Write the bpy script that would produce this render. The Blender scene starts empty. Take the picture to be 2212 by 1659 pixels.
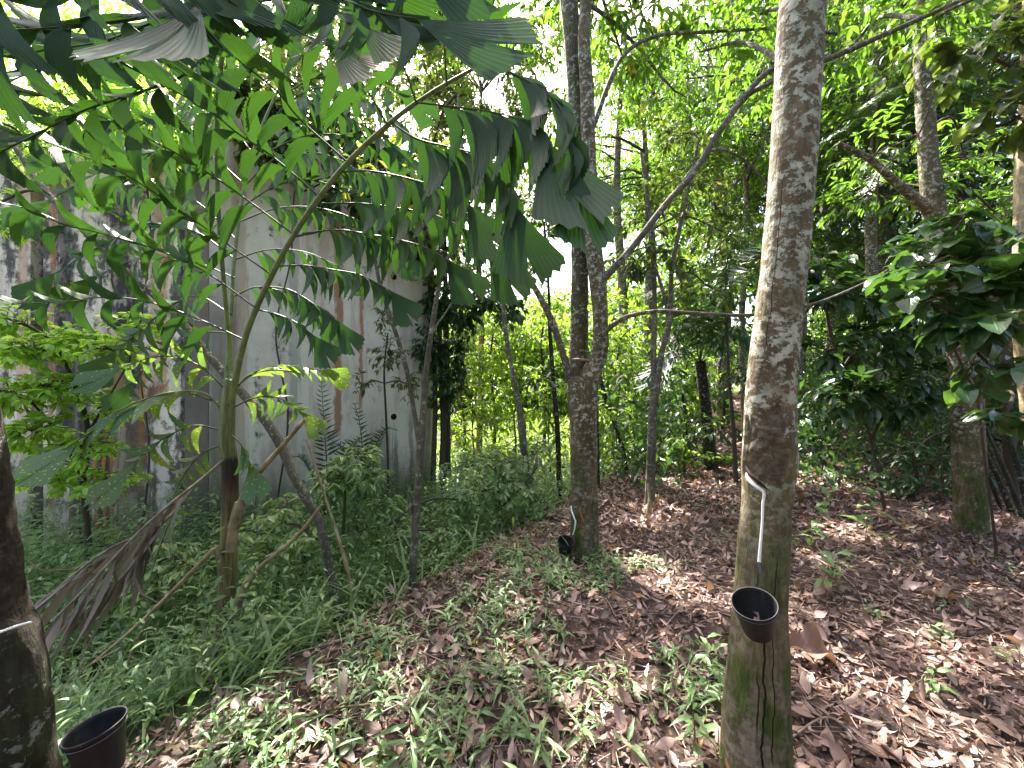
import bpy, math, numpy as np
from mathutils import Vector
rng = np.random.default_rng(7)
C = bpy.context.scene.collection
sc = bpy.context.scene
A = np.array

# ------------------------------------------------------------------ helpers
F, CX, CY, EYE = 864.0, 1106.0, 830.0, 1.6
def P(u, v, d):
    """point seen in direction (u, v) of the reference frame, d metres ahead"""
    return A([(u-CX)/F*d, d, EYE-(v-CY)/F*d])
def unit(v):
    v = np.asarray(v, float); return v/np.maximum(np.linalg.norm(v, axis=-1, keepdims=True), 1e-9)
def sstep(a, b, x):
    t = np.clip((x-a)/(b-a), 0, 1); return t*t*(3-2*t)
_ph = np.random.default_rng(3).uniform(0, 6.28, 64); _fr = np.random.default_rng(4).uniform(-1, 1, (64, 3))
def wob(p, scale=1.0, n=10, k=0):
    p = np.asarray(p, float)*scale; o = np.zeros(p.shape[:-1])
    for i in range(n):
        f = _fr[(i*3+k) % 64]*2.2*(1+.33*i); o = o+np.sin(p@f+_ph[(i*5+k) % 64])/(1+.33*i)
    return o/3.2
def edge_dist(x, y):
    return (x+1.5)*(-.832)+(y-1.7)*.555
def ground(x, y):
    x = np.asarray(x, float); y = np.asarray(y, float)
    s = edge_dist(x, y)
    z = -.55*sstep(-.1, 1.7, s)*(1-.75*sstep(9, 15, y))
    z = z+.09*np.maximum(0, y-6)*sstep(2, 8, x)*(1-sstep(16, 30, y)*.6)
    q = np.stack([x, y, 0*x], -1)
    return z+.05*wob(q, .7)+.018*wob(q, 3.1, k=7)
def G(u, v, d0=None):
    """ground point seen in a direction: march along the view ray"""
    d = .8
    while d < 60:
        p = P(u, v, d)
        if p[2] <= float(ground(p[0], p[1])): return p
        d *= 1.004
    return P(u, v, 40)

class Geo:
    def __init__(s): s.v = []; s.f4 = []; s.f3 = []; s.a = []; s.n = 0
    def add(s, v, f, att):
        v = np.asarray(v, float).reshape(-1, 3); att = np.asarray(att, float).reshape(-1, 3)
        f = np.asarray(f, np.int64)
        if len(v) == 0: return
        s.v.append(v); s.a.append(att)
        (s.f4 if f.shape[1] == 4 else s.f3).append(f+s.n); s.n += len(v)
    def build(s, name, mat, parent=None, base=(0, 0, 0), smooth=True):
        v = np.concatenate(s.v)-np.asarray(base, float); a = np.concatenate(s.a)
        f4 = np.concatenate(s.f4) if s.f4 else np.zeros((0, 4), np.int64)
        f3 = np.concatenate(s.f3) if s.f3 else np.zeros((0, 3), np.int64)
        me = bpy.data.meshes.new(name)
        me.vertices.add(len(v)); me.vertices.foreach_set('co', v.astype(np.float32).ravel())
        loops = np.concatenate([f4.ravel(), f3.ravel()]).astype(np.int32)
        me.loops.add(len(loops)); me.loops.foreach_set('vertex_index', loops)
        st = np.concatenate([np.arange(len(f4))*4, len(f4)*4+np.arange(len(f3))*3]).astype(np.int32)
        me.polygons.add(len(st)); me.polygons.foreach_set('loop_start', st)
        me.polygons.foreach_set('use_smooth', np.full(len(st), smooth))
        at = me.attributes.new('leaf', 'FLOAT_VECTOR', 'POINT'); at.data.foreach_set('vector', a.astype(np.float32).ravel())
        me.update(calc_edges=True); me.validate()
        o = bpy.data.objects.new(name, me); C.objects.link(o)
        for m in (mat if isinstance(mat, (list, tuple)) else [mat]): me.materials.append(m)
        if parent is not None: o.parent = parent
        else: o.location = base
        return o
def tag(o, label=None, cat=None, group=None, kind=None):
    if label: o['label'] = label
    if cat: o['category'] = cat
    if group: o['group'] = group
    if kind: o['kind'] = kind
    return o
def thing(name, label, cat, base, group=None):
    o = bpy.data.objects.new(name, None); C.objects.link(o); o.location = base; o.empty_display_size = .1
    return tag(o, label, cat, group)
def copy_tree(o, parent=None):
    c = o.copy(); C.objects.link(c)
    if parent is not None: c.parent = parent
    for ch in list(o.children): copy_tree(ch, c)
    return c

def catmull(pts, m):
    """pts (n,k) -> (m,k), centripetal enough for our use"""
    pts = np.asarray(pts, float); n = len(pts)
    if n == 2:
        t = np.linspace(0, 1, m)[:, None]; return pts[0]*(1-t)+pts[1]*t
    seg = np.linalg.norm(np.diff(pts[:, :3], axis=0), axis=1); cum = np.concatenate([[0], np.cumsum(seg)])
    q = np.linspace(0, cum[-1], m); i = np.clip(np.searchsorted(cum, q, 'right')-1, 0, n-2)
    t = ((q-cum[i])/np.maximum(seg[i], 1e-9))[:, None]
    p1, p2 = pts[i], pts[i+1]; p0 = np.where((i > 0)[:, None], pts[np.maximum(i-1, 0)], 2*p1-p2)
    p3 = np.where((i < n-2)[:, None], pts[np.minimum(i+2, n-1)], 2*p2-p1)
    return .5*((2*p1)+(-p0+p2)*t+(2*p0-5*p1+4*p2-p3)*t*t+(-p0+3*p1-3*p2+p3)*t**3)
def tube(geo, pts, rad, sides=8, m=None, bump=0., fn=None, mask=0., seed=0, cap=True):
    pts = np.asarray(pts, float); rad = np.broadcast_to(np.asarray(rad, float), (len(pts),))
    m = m or max(3, len(pts)*3)
    q = catmull(np.concatenate([pts, rad[:, None]], 1), m); p = q[:, :3]; r = np.maximum(q[:, 3], 1e-4)
    t = unit(np.gradient(p, axis=0))
    ref = A([1., .02, .03]) if abs(t[0][2]) > .5 else A([.02, .03, 1.])
    x = np.zeros_like(t); cur = ref
    for i in range(m):
        cur = unit(cur-t[i]*np.dot(cur, t[i])); x[i] = cur
    y = np.cross(t, x)
    th = np.linspace(0, 2*np.pi, sides, endpoint=False)
    h = np.concatenate([[0], np.cumsum(np.linalg.norm(np.diff(p, axis=0), axis=1))])
    TH, H = np.meshgrid(th, h); R = np.repeat(r[:, None], sides, 1)
    d = np.cos(TH)[..., None]*x[:, None]+np.sin(TH)[..., None]*y[:, None]
    if bump:
        q3 = p[:, None]+d*R[..., None]
        R = R*(1+bump*wob(q3, 4, k=seed)+bump*.5*wob(q3, 13, k=seed+3))
    M = np.full_like(R, mask)
    v = p[:, None]+d*R[..., None]
    if fn is not None: v, M = fn(v, d, TH, H, M, p, R)
    a = np.stack([TH/(2*np.pi), H, M], -1)
    i = np.arange(m-1)[:, None]*sides; j = np.arange(sides)[None]; k = (j+1) % sides
    f = np.stack([i+j, i+k, i+sides+k, i+sides+j], -1).reshape(-1, 4)
    geo.add(v, f, a)
    if cap:
        geo.add(v[-1], [[0, a1, a1+1] for a1 in range(1, sides-1)], a[-1])
    return p, r

# ------------------------------------------------------------------ leaf templates: x across, y along, z normal; att = (across 0-1, along 0-1)
def leaf_tpl(nseg=4, wid=.36, fold=.14, peak=.42, across=1, tipp=1.25, wave=0.):
    v = []; a = []; f = []
    ys = np.linspace(0, 1, nseg+1)
    cols = np.linspace(-1, 1, 2*across+1)
    for i, y in enumerate(ys):
        w = (y/peak)**.75 if y < peak else max(0, 1-((y-peak)/(1-peak))**tipp)
        w = max(w, .02)*wid*.5
        for c in cols:
            v.append((c*w, y, abs(c)*w*fold*2+wave*np.sin(y*14)*abs(c)*w)); a.append((c*.5+.5, y))
    n = len(cols)
    for i in range(nseg):
        for j in range(n-1): f.append((i*n+j, i*n+j+1, (i+1)*n+j+1, (i+1)*n+j))
    return A(v), A(f), A(a)
LEAF_HI = leaf_tpl(7, .38, .16, .42, 2, 1.3, .25)
LEAF_MD = leaf_tpl(4, .36, .14, .42, 1)
LEAF_LO = leaf_tpl(2, .40, .12, .5, 1)
LANCE = leaf_tpl(5, .17, .2, .33, 1, 1.1)
LANCE_LO = leaf_tpl(3, .2, .2, .35, 1, 1.1)
ROUND = leaf_tpl(6, .56, .12, .5, 2, 1.6, .2)
ROUND_LO = leaf_tpl(3, .56, .12, .5, 1, 1.6)
BLADE = leaf_tpl(5, .055, .3, .25, 1, 1.0)
STRAP = leaf_tpl(4, .06, .25, .3, 1, 1.0)
def fishtail(K=16, S=6, spread=.62, long_=1., short=.60, jag=.026, pleat=.0035, sym=False, seed=0):
    r = np.random.default_rng(seed); v = []; a = []; f = []
    for k in range(K+1):
        w = k/K
        ang = -.10+spread*w if not sym else spread*(w-.5)
        if sym: L = 1-.22*abs(w-.5)*2-(.34 if k == K//2 else 0)
        else: L = long_*(1-w)**.9+short*(1-(1-w)**.9)
        L *= 1+jag*(1 if k % 2 else -1)*(0.35 if k == 0 else 1)+r.uniform(-jag, jag)*.8
        for i in range(S+1):
            t = i/S; rr = L*t
            x = math.sin(ang)*rr; y = math.cos(ang)*rr
            x += (.16 if not sym else 0)*math.sin(math.pi*t*.9)*(.35+w*.65)       # falcate bulge
            x -= (.10 if not sym else 0)*t*t*(1-w)                           # the tip hooks back
            z = pleat*(1 if k % 2 else -1)*t**.5+.05*(w-.5)**2*t
            v.append((x, y, z)); a.append((w, t))
    n = S+1
    for k in range(K):
        for i in range(S): f.append((k*n+i, k*n+i+1, (k+1)*n+i+1, (k+1)*n+i))
    return A(v), A(f), A(a)
FISH = [fishtail(seed=i, spread=s, short=h) for i, (s, h) in enumerate([(.34, .56), (.29, .62), (.40, .50), (.32, .68)])]
FISH_SYM = [fishtail(seed=9, spread=.95, sym=True), fishtail(seed=10, spread=.8, sym=True)]

SUN = A([math.sin(math.radians(-20))*math.cos(math.radians(56)), math.cos(math.radians(-20))*math.cos(math.radians(56)), math.sin(math.radians(56))])
GAPS = [((1.5, 4.7, 0), .42), ((1.9, 5.0, 0), .38), ((1.15, 3.35, 0), .26), ((1.3, 3.0, 0), .2), ((3.75, 4.3, 0), .34), ((.4, 1.97, 0), .15), ((1.8, 2.1, 0), .24), ((2.05, 1.95, 0), .18), ((4.3, 3.5, 0), .3), ((5.6, 7.4, .1), .6), ((5.0, 6.3, .1), .45), ((2.6, 6.2, 0), .4), ((3.0, 2.8, 2.0), .34), ((3.25, 3.0, 1.7), .26), ((3.4, 2.9, 1.3), .2), ((.75, 1.6, 2.2), .13)]
def inst(geo, tpl, pos, dr, nr, size, tint, bend=0., wscale=1., flip=None):
    tv, tf, ta = tpl
    pos = np.asarray(pos, float).reshape(-1, 3); N = len(pos)
    if N == 0: return
    if pos[:, 2].max() > 1.9:                                     # holes in the leaf roof where the sun comes through
        keep = np.ones(N, bool)
        for c, r in GAPS:
            q = pos-A(c); tt = q@SUN; dist = np.linalg.norm(q-tt[:, None]*SUN, axis=1)
            keep &= ~((tt > .9) & (dist < r*(1+.4*wob(q-tt[:, None]*SUN, 5.))+.04) & (pos[:, 2] > 1.2))
        if not keep.all():
            sel = lambda z: z[keep] if isinstance(z, np.ndarray) and z.ndim and len(z) == N and N > 1 else z
            pos, dr, nr, size, tint, bend, wscale, flip = pos[keep], sel(dr), sel(nr), sel(size), sel(tint), sel(bend), sel(wscale), sel(flip)
            N = len(pos)
            if N == 0: return
            if np.ndim(dr) == 2 and len(dr) == 1: dr = dr[0]
    Y = unit(np.broadcast_to(dr, (N, 3))); X = np.cross(Y, np.broadcast_to(nr, (N, 3)))
    bad = np.linalg.norm(X, axis=1) < 1e-3; X[bad] = np.cross(Y[bad], A([.3, .8, .5])); X = unit(X); Z = np.cross(X, Y)
    size = np.broadcast_to(size, (N,)).astype(float); tint = np.broadcast_to(tint, (N,)); bend = np.broadcast_to(bend, (N,)).astype(float); wscale = np.broadcast_to(wscale, (N,))
    tx = np.broadcast_to(tv[None, :, 0], (N, len(tv)))*wscale[:, None]
    if flip is not None: tx = tx*flip[:, None]
    ty = np.broadcast_to(tv[None, :, 1], (N, len(tv)))
    b = bend[:, None]+1e-5                                        # circular bend by angle b over the leaf length
    yy = np.sin(b*ty)/b; zz = -(1-np.cos(b*ty))/b+tv[None, :, 2]
    v = pos[:, None]+size[:, None, None]*(tx[..., None]*X[:, None]+yy[..., None]*Y[:, None]+zz[..., None]*Z[:, None])
    a = np.concatenate([np.broadcast_to(ta[None], (N,)+ta.shape), np.broadcast_to(tint[:, None, None], (N, len(tv), 1))], 2)
    f = tf[None]+(np.arange(N)*len(tv))[:, None, None]
    geo.add(v, f.reshape(-1, tf.shape[1]), a)

# ------------------------------------------------------------------ materials
class NT:
    def __init__(s, name):
        s.m = bpy.data.materials.new(name); s.m.use_nodes = True; s.t = s.m.node_tree; s.t.nodes.clear()
        s.out = s.n('ShaderNodeOutputMaterial')
    def n(s, typ, ins=None, **kw):
        nd = s.t.nodes.new(typ)
        for k, v in kw.items(): setattr(nd, k, v)
        for k, v in (ins or {}).items():
            sock = nd.inputs[k]
            if hasattr(v, 'is_output') or isinstance(v, bpy.types.NodeSocket): s.t.links.new(v, sock)
            else: sock.default_value = v
        return nd
    def mth(s, op, a, b=0., clamp=False):
        return s.n('ShaderNodeMath', {0: a, 1: b}, operation=op, use_clamp=clamp).outputs[0]
    def mix(s, f, a, b, mode='MIX'):
        return s.n('ShaderNodeMix', {0: f, 6: a, 7: b}, data_type='RGBA', blend_type=mode).outputs[2]
    def ramp(s, f, stops):
        nd = s.n('ShaderNodeValToRGB', {0: f}); el = nd.color_ramp.elements
        while len(el) < len(stops): el.new(.5)
        for e, (p, c) in zip(el, stops): e.position = p; e.color = c if len(c) == 4 else (*c, 1)
        return nd.outputs[0]
    def rng(s, x, a, b, c=0., d=1.):
        return s.n('ShaderNodeMapRange', {0: x, 1: a, 2: b, 3: c, 4: d}, interpolation_type='SMOOTHSTEP').outputs[0]
    def noise(s, vec, scale, detail=4, rough=.6, dist=0.):
        return s.n('ShaderNodeTexNoise', {'Vector': vec, 'Scale': scale, 'Detail': detail, 'Roughness': rough, 'Distortion': dist}).outputs[0]
    def scale(s, vec, sc_):
        return s.n('ShaderNodeVectorMath', {0: vec, 1: sc_}, operation='MULTIPLY').outputs[0]
    def obj(s, rnd=False):
        o = s.n('ShaderNodeTexCoord').outputs['Object']
        if rnd:
            r = s.n('ShaderNodeObjectInfo').outputs['Random']
            o = s.n('ShaderNodeVectorMath', {0: o, 1: s.n('ShaderNodeCombineXYZ', {0: s.mth('MULTIPLY', r, 37.), 1: s.mth('MULTIPLY', r, 71.), 2: s.mth('MULTIPLY', r, 13.)}).outputs[0]}, operation='ADD').outputs[0]
        return o
    def bump(s, h, strength, dist=.01):
        return s.n('ShaderNodeBump', {'Height': h, 'Strength': strength, 'Distance': dist}).outputs[0]
    def done(s, color, rough=.7, spec=.4, normal=None, **extra):
        ins = {'Base Color': color, 'Roughness': rough, 'Specular IOR Level': spec}
        if normal is not None: ins['Normal'] = normal
        ins.update(extra)
        b = s.n('ShaderNodeBsdfPrincipled', ins); s.t.links.new(b.outputs[0], s.out.inputs[0]); return s.m
    def attr(s):
        at = s.n('ShaderNodeAttribute', attribute_name='leaf')
        return s.n('ShaderNodeSeparateXYZ', {0: at.outputs['Vector']}).outputs

def leaf_mat(name, stops, trans, tfac=.38, rough=.42, spec=.5, vein=.35, side=22., pleat=False, spots=0.):
    t = NT(name); a = t.attr()
    col = t.ramp(a[2], stops)
    pos = t.n('ShaderNodeNewGeometry').outputs['Position']
    mott = t.noise(pos, 14., 3)
    col = t.mix(t.rng(mott, .3, .75, 0, .35), col, t.mix(.5, col, (stops[0][1]+(1,)) if len(stops[0][1]) == 3 else stops[0][1]))
    if pleat:
        st = t.mth('SINE', t.mth('MULTIPLY', a[0], 100.)); st = t.mth('ADD', t.mth('MULTIPLY', st, .5), .5)
        hgt = st; vm = t.mth('MULTIPLY', t.rng(st, .55, 1.), vein*.6)
    else:
        du = t.mth('ABSOLUTE', t.mth('SUBTRACT', a[0], .5))
        mid = t.rng(du, .0, .05, 1, 0)
        wv = t.mth('SINE', t.mth('MULTIPLY', t.mth('SUBTRACT', a[1], t.mth('MULTIPLY', du, .55)), side*2.4))
        sv = t.rng(wv, .72, 1., 0, .6)
        vm = t.mth('MULTIPLY', t.mth('MAXIMUM', mid, sv), vein); hgt = t.mth('ADD', mid, sv)
    col = t.mix(vm, col, t.mix(.5, col, (.16, .22, .07, 1)))
    tr = t.mix(.45, (*trans, 1), t.mix(1., col, (3.2, 3.0, 1.6, 1), 'MULTIPLY'))
    if spots:
        sp = t.n('ShaderNodeTexVoronoi', {'Vector': pos, 'Scale': 46.}).outputs['Distance']
        big = t.noise(pos, 5., 2)
        m = t.mth('MULTIPLY', t.rng(sp, .16, .26, 1, 0), t.rng(big, .58-spots*.3, .66-spots*.3))
        col = t.mix(m, col, (.42, .40, .05, 1)); tr = t.mix(m, tr, (.75, .68, .06, 1))
    nrm = t.bump(hgt, .25, .004)
    p = t.n('ShaderNodeBsdfPrincipled', {'Base Color': col, 'Roughness': rough, 'Specular IOR Level': spec, 'Normal': nrm})
    tl = t.n('ShaderNodeBsdfTranslucent', {'Color': tr, 'Normal': nrm})
    mx = t.n('ShaderNodeMixShader', {0: tfac, 1: p.outputs[0], 2: tl.outputs[0]})
    t.t.links.new(mx.outputs[0], t.out.inputs[0]); return t.m
M = {}
M['palm'] = leaf_mat('palm_leaflet', [(0, (.014, .046, .011)), (.5, (.024, .068, .015)), (1, (.040, .096, .021))], (.05, .145, .010), .18, .46, .24, .28, pleat=True)
M['palm_old'] = leaf_mat('palm_leaflet_old', [(0, (.03, .085, .02)), (.6, (.05, .115, .026)), (1, (.10, .15, .03))], (.17, .30, .025), .34, .40, .5, .5, pleat=True, spots=.8)
M['rubber'] = leaf_mat('rubber_leaf', [(0, (.024, .062, .012)), (.5, (.044, .105, .018)), (.85, (.085, .16, .026)), (1, (.22, .18, .03))], (.20, .38, .025), .42, .40, .45)
M['dark'] = leaf_mat('glossy_leaf', [(0, (.018, .050, .014)), (.6, (.030, .078, .022)), (1, (.055, .115, .030))], (.10, .22, .022), .26, .30, .6, .45)
M['olive'] = leaf_mat('olive_leaf', [(0, (.035, .060, .018)), (.6, (.060, .090, .022)), (.92, (.10, .13, .03)), (1, (.22, .15, .03))], (.18, .26, .035), .36, .45, .4)
M['lime'] = leaf_mat('lime_leaf', [(0, (.16, .27, .05)), (.5, (.27, .42, .08)), (1, (.36, .50, .11))], (.55, .80, .12), .42, .42, .4)
M['herb'] = leaf_mat('herb_leaf', [(0, (.085, .150, .054)), (.5, (.150, .240, .090)), (.9, (.21, .30, .13)), (1, (.27, .32, .09))], (.26, .46, .14), .34, .34, .55, .4)
M['sun'] = leaf_mat('sapling_leaf', [(0, (.04, .10, .015)), (.5, (.085, .17, .022)), (1, (.15, .22, .03))], (.38, .56, .04), .5, .42, .4, .2)
M['far'] = leaf_mat('far_leaf', [(0, (.03, .07, .015)), (.5, (.07, .14, .022)), (1, (.13, .19, .03))], (.26, .42, .04), .44, .5, .3, .0)
M['grass'] = leaf_mat('grass_blade', [(0, (.05, .10, .02)), (.6, (.09, .17, .03)), (1, (.20, .22, .05))], (.36, .52, .06), .45, .45, .4, .15)
M['greypalm'] = leaf_mat('feather_leaf', [(0, (.018, .045, .018)), (.6, (.030, .070, .030)), (1, (.06, .11, .04))], (.10, .20, .04), .25, .32, .6, .3)
M['dead'] = leaf_mat('dry_leaf', [(0, (.07, .045, .030)), (.35, (.15, .095, .065)), (.7, (.25, .165, .12)), (.93, (.36, .27, .21)), (1, (.34, .17, .06))], (.26, .14, .07), .16, .55, .42, .5)
M['dead_grey'] = leaf_mat('grey_dry_leaf', [(0, (.06, .048, .040)), (.5, (.17, .135, .11)), (1, (.36, .31, .27))], (.20, .14, .09), .12, .6, .35, .5)
M['litter'] = leaf_mat('litter_leaf', [(0, (.052, .030, .026)), (.3, (.170, .096, .080)), (.6, (.320, .200, .168)), (.88, (.42, .30, .27)), (.95, (.50, .43, .39)), (1, (.36, .14, .05))], (.22, .11, .06), .14, .5, .5, .6)
M['yellow'] = leaf_mat('yellow_leaf', [(0, (.55, .36, .02)), (1, (.62, .44, .03))], (.6, .45, .03), .25)

def bark(name, dark, mid, lich, lich_amt=.5, moss=.3, ring=.5, crack=False, low=.8, pan=1.):
    t = NT(name); o = t.obj(True); a = t.attr()
    lo = t.n('ShaderNodeSeparateXYZ', {0: t.obj()}).outputs[2]
    n1 = t.noise(t.scale(o, (9, 9, 2.2)), 1., 6, .65)
    n2 = t.noise(t.scale(o, (6, 6, 34)), 1., 5, .6)
    n3 = t.noise(t.scale(o, (60, 60, 14)), 1., 4)
    col = t.ramp(n1, [(.30, dark), (.52, mid), (.75, tuple(c*1.25 for c in mid))])
    col = t.mix(t.rng(n2, .5, .68, 0, ring), col, tuple(c*1.7 for c in mid)+(1,))
    col = t.mix(t.rng(n3, .35, .6, .55, 0), col, (*dark, 1))
    # crustose lichen: hard-edged pale patches, in colonies
    l1 = t.noise(t.scale(o, (21, 21, 26)), 1., 9, .74, .25); l2 = t.noise(o, 3.4, 3); l3 = t.noise(t.scale(o, (62, 62, 56)), 1., 4)
    lm = t.mth('MULTIPLY', t.rng(l1, .60-lich_amt*.14, .635-lich_amt*.14), t.rng(l2, .34, .50))
    lm = t.mth('MAXIMUM', lm, t.mth('MULTIPLY', t.rng(l3, .63, .67), .6*lich_amt))
    lm = t.mth('MULTIPLY', lm, t.rng(lo, .9, 1.4, low, 1.))
    lcol = t.ramp(t.noise(o, 30., 4), [(.3, tuple(c*.6 for c in lich)), (.6, lich)])
    col = t.mix(t.mth('MULTIPLY', lm, .9), col, lcol)
    m1 = t.noise(t.scale(o, (9, 9, 5)), 1., 5)
    mm = t.mth('MULTIPLY', t.rng(m1, .44, .62), t.mth('MULTIPLY', t.rng(lo, .1, 1.5, 1, .25), moss))
    col = t.mix(mm, col, t.ramp(n3, [(.3, (.022, .036, .008)), (.7, (.085, .105, .020))]))
    # stripped tapping panel: a[2] is 1 there
    pn = t.ramp(t.noise(t.scale(o, (28, 28, 60)), 1., 5), [(p_, tuple(c_*pan for c_ in k_)) for p_, k_ in [(.3, (.020, .014, .009)), (.5, (.075, .050, .030)), (.7, (.135, .095, .055)), (.85, (.20, .11, .06))]])
    col = t.mix(t.rng(t.mth('ADD', a[2], t.mth('MULTIPLY', t.mth('SUBTRACT', n1, .5), 1.6)), .35, .75, 0, .85), col, pn)
    h = t.mth('ADD', t.mth('ADD', t.mth('MULTIPLY', n3, .6), t.mth('MULTIPLY', n2, .35)), t.mth('ADD', t.mth('MULTIPLY', n1, .8), t.mth('MULTIPLY', lm, .15)))
    if crack:
        w = t.mth('MULTIPLY', t.mth('SUBTRACT', t.noise(t.scale(o, (3, 3, 9)), 1., 4), .5), .05)
        cm = None
        for (c0, h0, h1, wd) in crack:
            dd = t.mth('ABSOLUTE', t.mth('ADD', t.mth('SUBTRACT', a[0], c0), w))
            m_ = t.mth('MULTIPLY', t.rng(dd, wd*.4, wd, 1, 0), t.mth('MULTIPLY', t.rng(a[1], h0, h0+.05), t.rng(a[1], h1-.08, h1, 1, 0)))
            cm = m_ if cm is None else t.mth('MAXIMUM', cm, m_)
        col = t.mix(cm, col, (.008, .007, .006, 1)); h = t.mth('SUBTRACT', h, t.mth('MULTIPLY', cm, 1.6))
    return t.done(col, .85, .25, t.bump(h, .8, .012))
M['bark_near'] = bark('rubber_bark', (.052, .038, .021), (.150, .112, .064), (.50, .49, .40), .76, 1.2, .35,
                      crack=[(.690, -.1, .98, .006), (.735, .30, 1.12, .004), (.662, .4, .68, .004), (.60, 1.9, 2.6, .0035)], low=.2)
M['bark'] = bark('mossy_bark', (.045, .033, .020), (.140, .105, .060), (.50, .51, .44), .55, 1.05, .3, low=.4)
M['bark_moss'] = bark('moss_covered_bark', (.030, .026, .014), (.085, .070, .038), (.40, .43, .36), .5, 1.1, .3)
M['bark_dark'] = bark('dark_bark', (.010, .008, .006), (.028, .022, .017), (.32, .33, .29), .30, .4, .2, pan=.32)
M['bark_slim'] = bark('slim_bark', (.05, .042, .032), (.13, .11, .085), (.40, .42, .36), .45, .4, .35)
M['bark_pale'] = bark('pale_bark', (.15, .11, .065), (.42, .33, .20), (.5, .47, .38), .35, .2, .7)
M['twig'] = NT('twig_bark').done((.07, .055, .04, 1), .85, .2)
M['greentwig'] = NT('green_twig').done((.06, .09, .025, 1), .6, .35)
def palm_trunk():
    t = NT('palm_stem'); o = t.obj(); z = t.n('ShaderNodeSeparateXYZ', {0: o}).outputs[2]
    fib = t.noise(t.scale(o, (70, 70, 4)), 1., 5, .6); n = t.noise(t.scale(o, (10, 10, 3)), 1., 4)
    z2 = t.mth('ADD', z, t.mth('MULTIPLY', t.mth('SUBTRACT', n, .5), .35))
    col = t.ramp(t.rng(z2, 0., 2.6), [(0, (.20, .155, .075)), (.33, (.24, .19, .085)), (.44, (.12, .085, .05)), (.52, (.045, .030, .022)), (.575, (.03, .022, .018)), (.60, (.17, .19, .075)), (1, (.19, .22, .09))])
    col = t.mix(t.rng(fib, .38, .62, .75, 0), col, t.mix(1., col, (.30, .28, .26, 1), 'MULTIPLY'))
    sp = t.noise(t.scale(o, (40, 40, 25)), 1., 4)
    col = t.mix(t.rng(sp, .60, .68, 0, .8), col, (.05, .038, .026, 1))
    return t.done(col, .6, .35, t.bump(fib, .7, .008))
M['palm_stem'] = palm_trunk()
t = NT('palm_rachis'); o = t.obj(); n = t.noise(t.scale(o, (18, 18, 18)), 1., 5)
M['rachis'] = t.done(t.ramp(n, [(.3, (.075, .10, .035)), (.55, (.15, .185, .07)), (.75, (.22, .24, .12))]), .5, .4, t.bump(n, .3, .004))
t = NT('palm_axis'); n = t.noise(t.obj(), 20., 3)
M['axis'] = t.done(t.ramp(n, [(.3, (.025, .035, .014)), (.7, (.06, .08, .03))]), .5, .4)
t = NT('dry_stalk'); o = t.obj(); n = t.noise(t.scale(o, (12, 12, 12)), 1., 5)
M['stalk'] = t.done(t.ramp(n, [(.3, (.12, .085, .045)), (.55, (.27, .21, .12)), (.8, (.40, .33, .21))]), .7, .3, t.bump(n, .5, .006))
t = NT('grey_stick'); o = t.obj(); n = t.noise(t.scale(o, (14, 14, 14)), 1., 5)
M['stick'] = t.done(t.ramp(n, [(.3, (.10, .075, .055)), (.55, (.22, .17, .13)), (.8, (.36, .30, .24))]), .8, .25, t.bump(n, .6, .006))
t = NT('black_plastic'); o = t.obj(); n = t.noise(o, 40., 5); n2 = t.noise(t.scale(o, (40, 40, 8)), 1., 4)
M['plastic'] = t.done(t.mix(t.rng(n2, .55, .72, 0, .55), t.ramp(n, [(.3, (.006, .006, .0065)), (.7, (.014, .014, .0145))]), (.05, .048, .043, 1)), t.mth('ADD', t.mth('MULTIPLY', n, .3), .42), .3)
t = NT('latex'); n = t.noise(t.obj(), 60., 4)
M['latex'] = t.done(t.ramp(n, [(.3, (.70, .70, .68)), (.6, (.86, .86, .84))]), .35, .5)
M['metal'] = NT('spout_metal').done((.10, .095, .12, 1), .45, .5, None, Metallic=.7)

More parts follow.
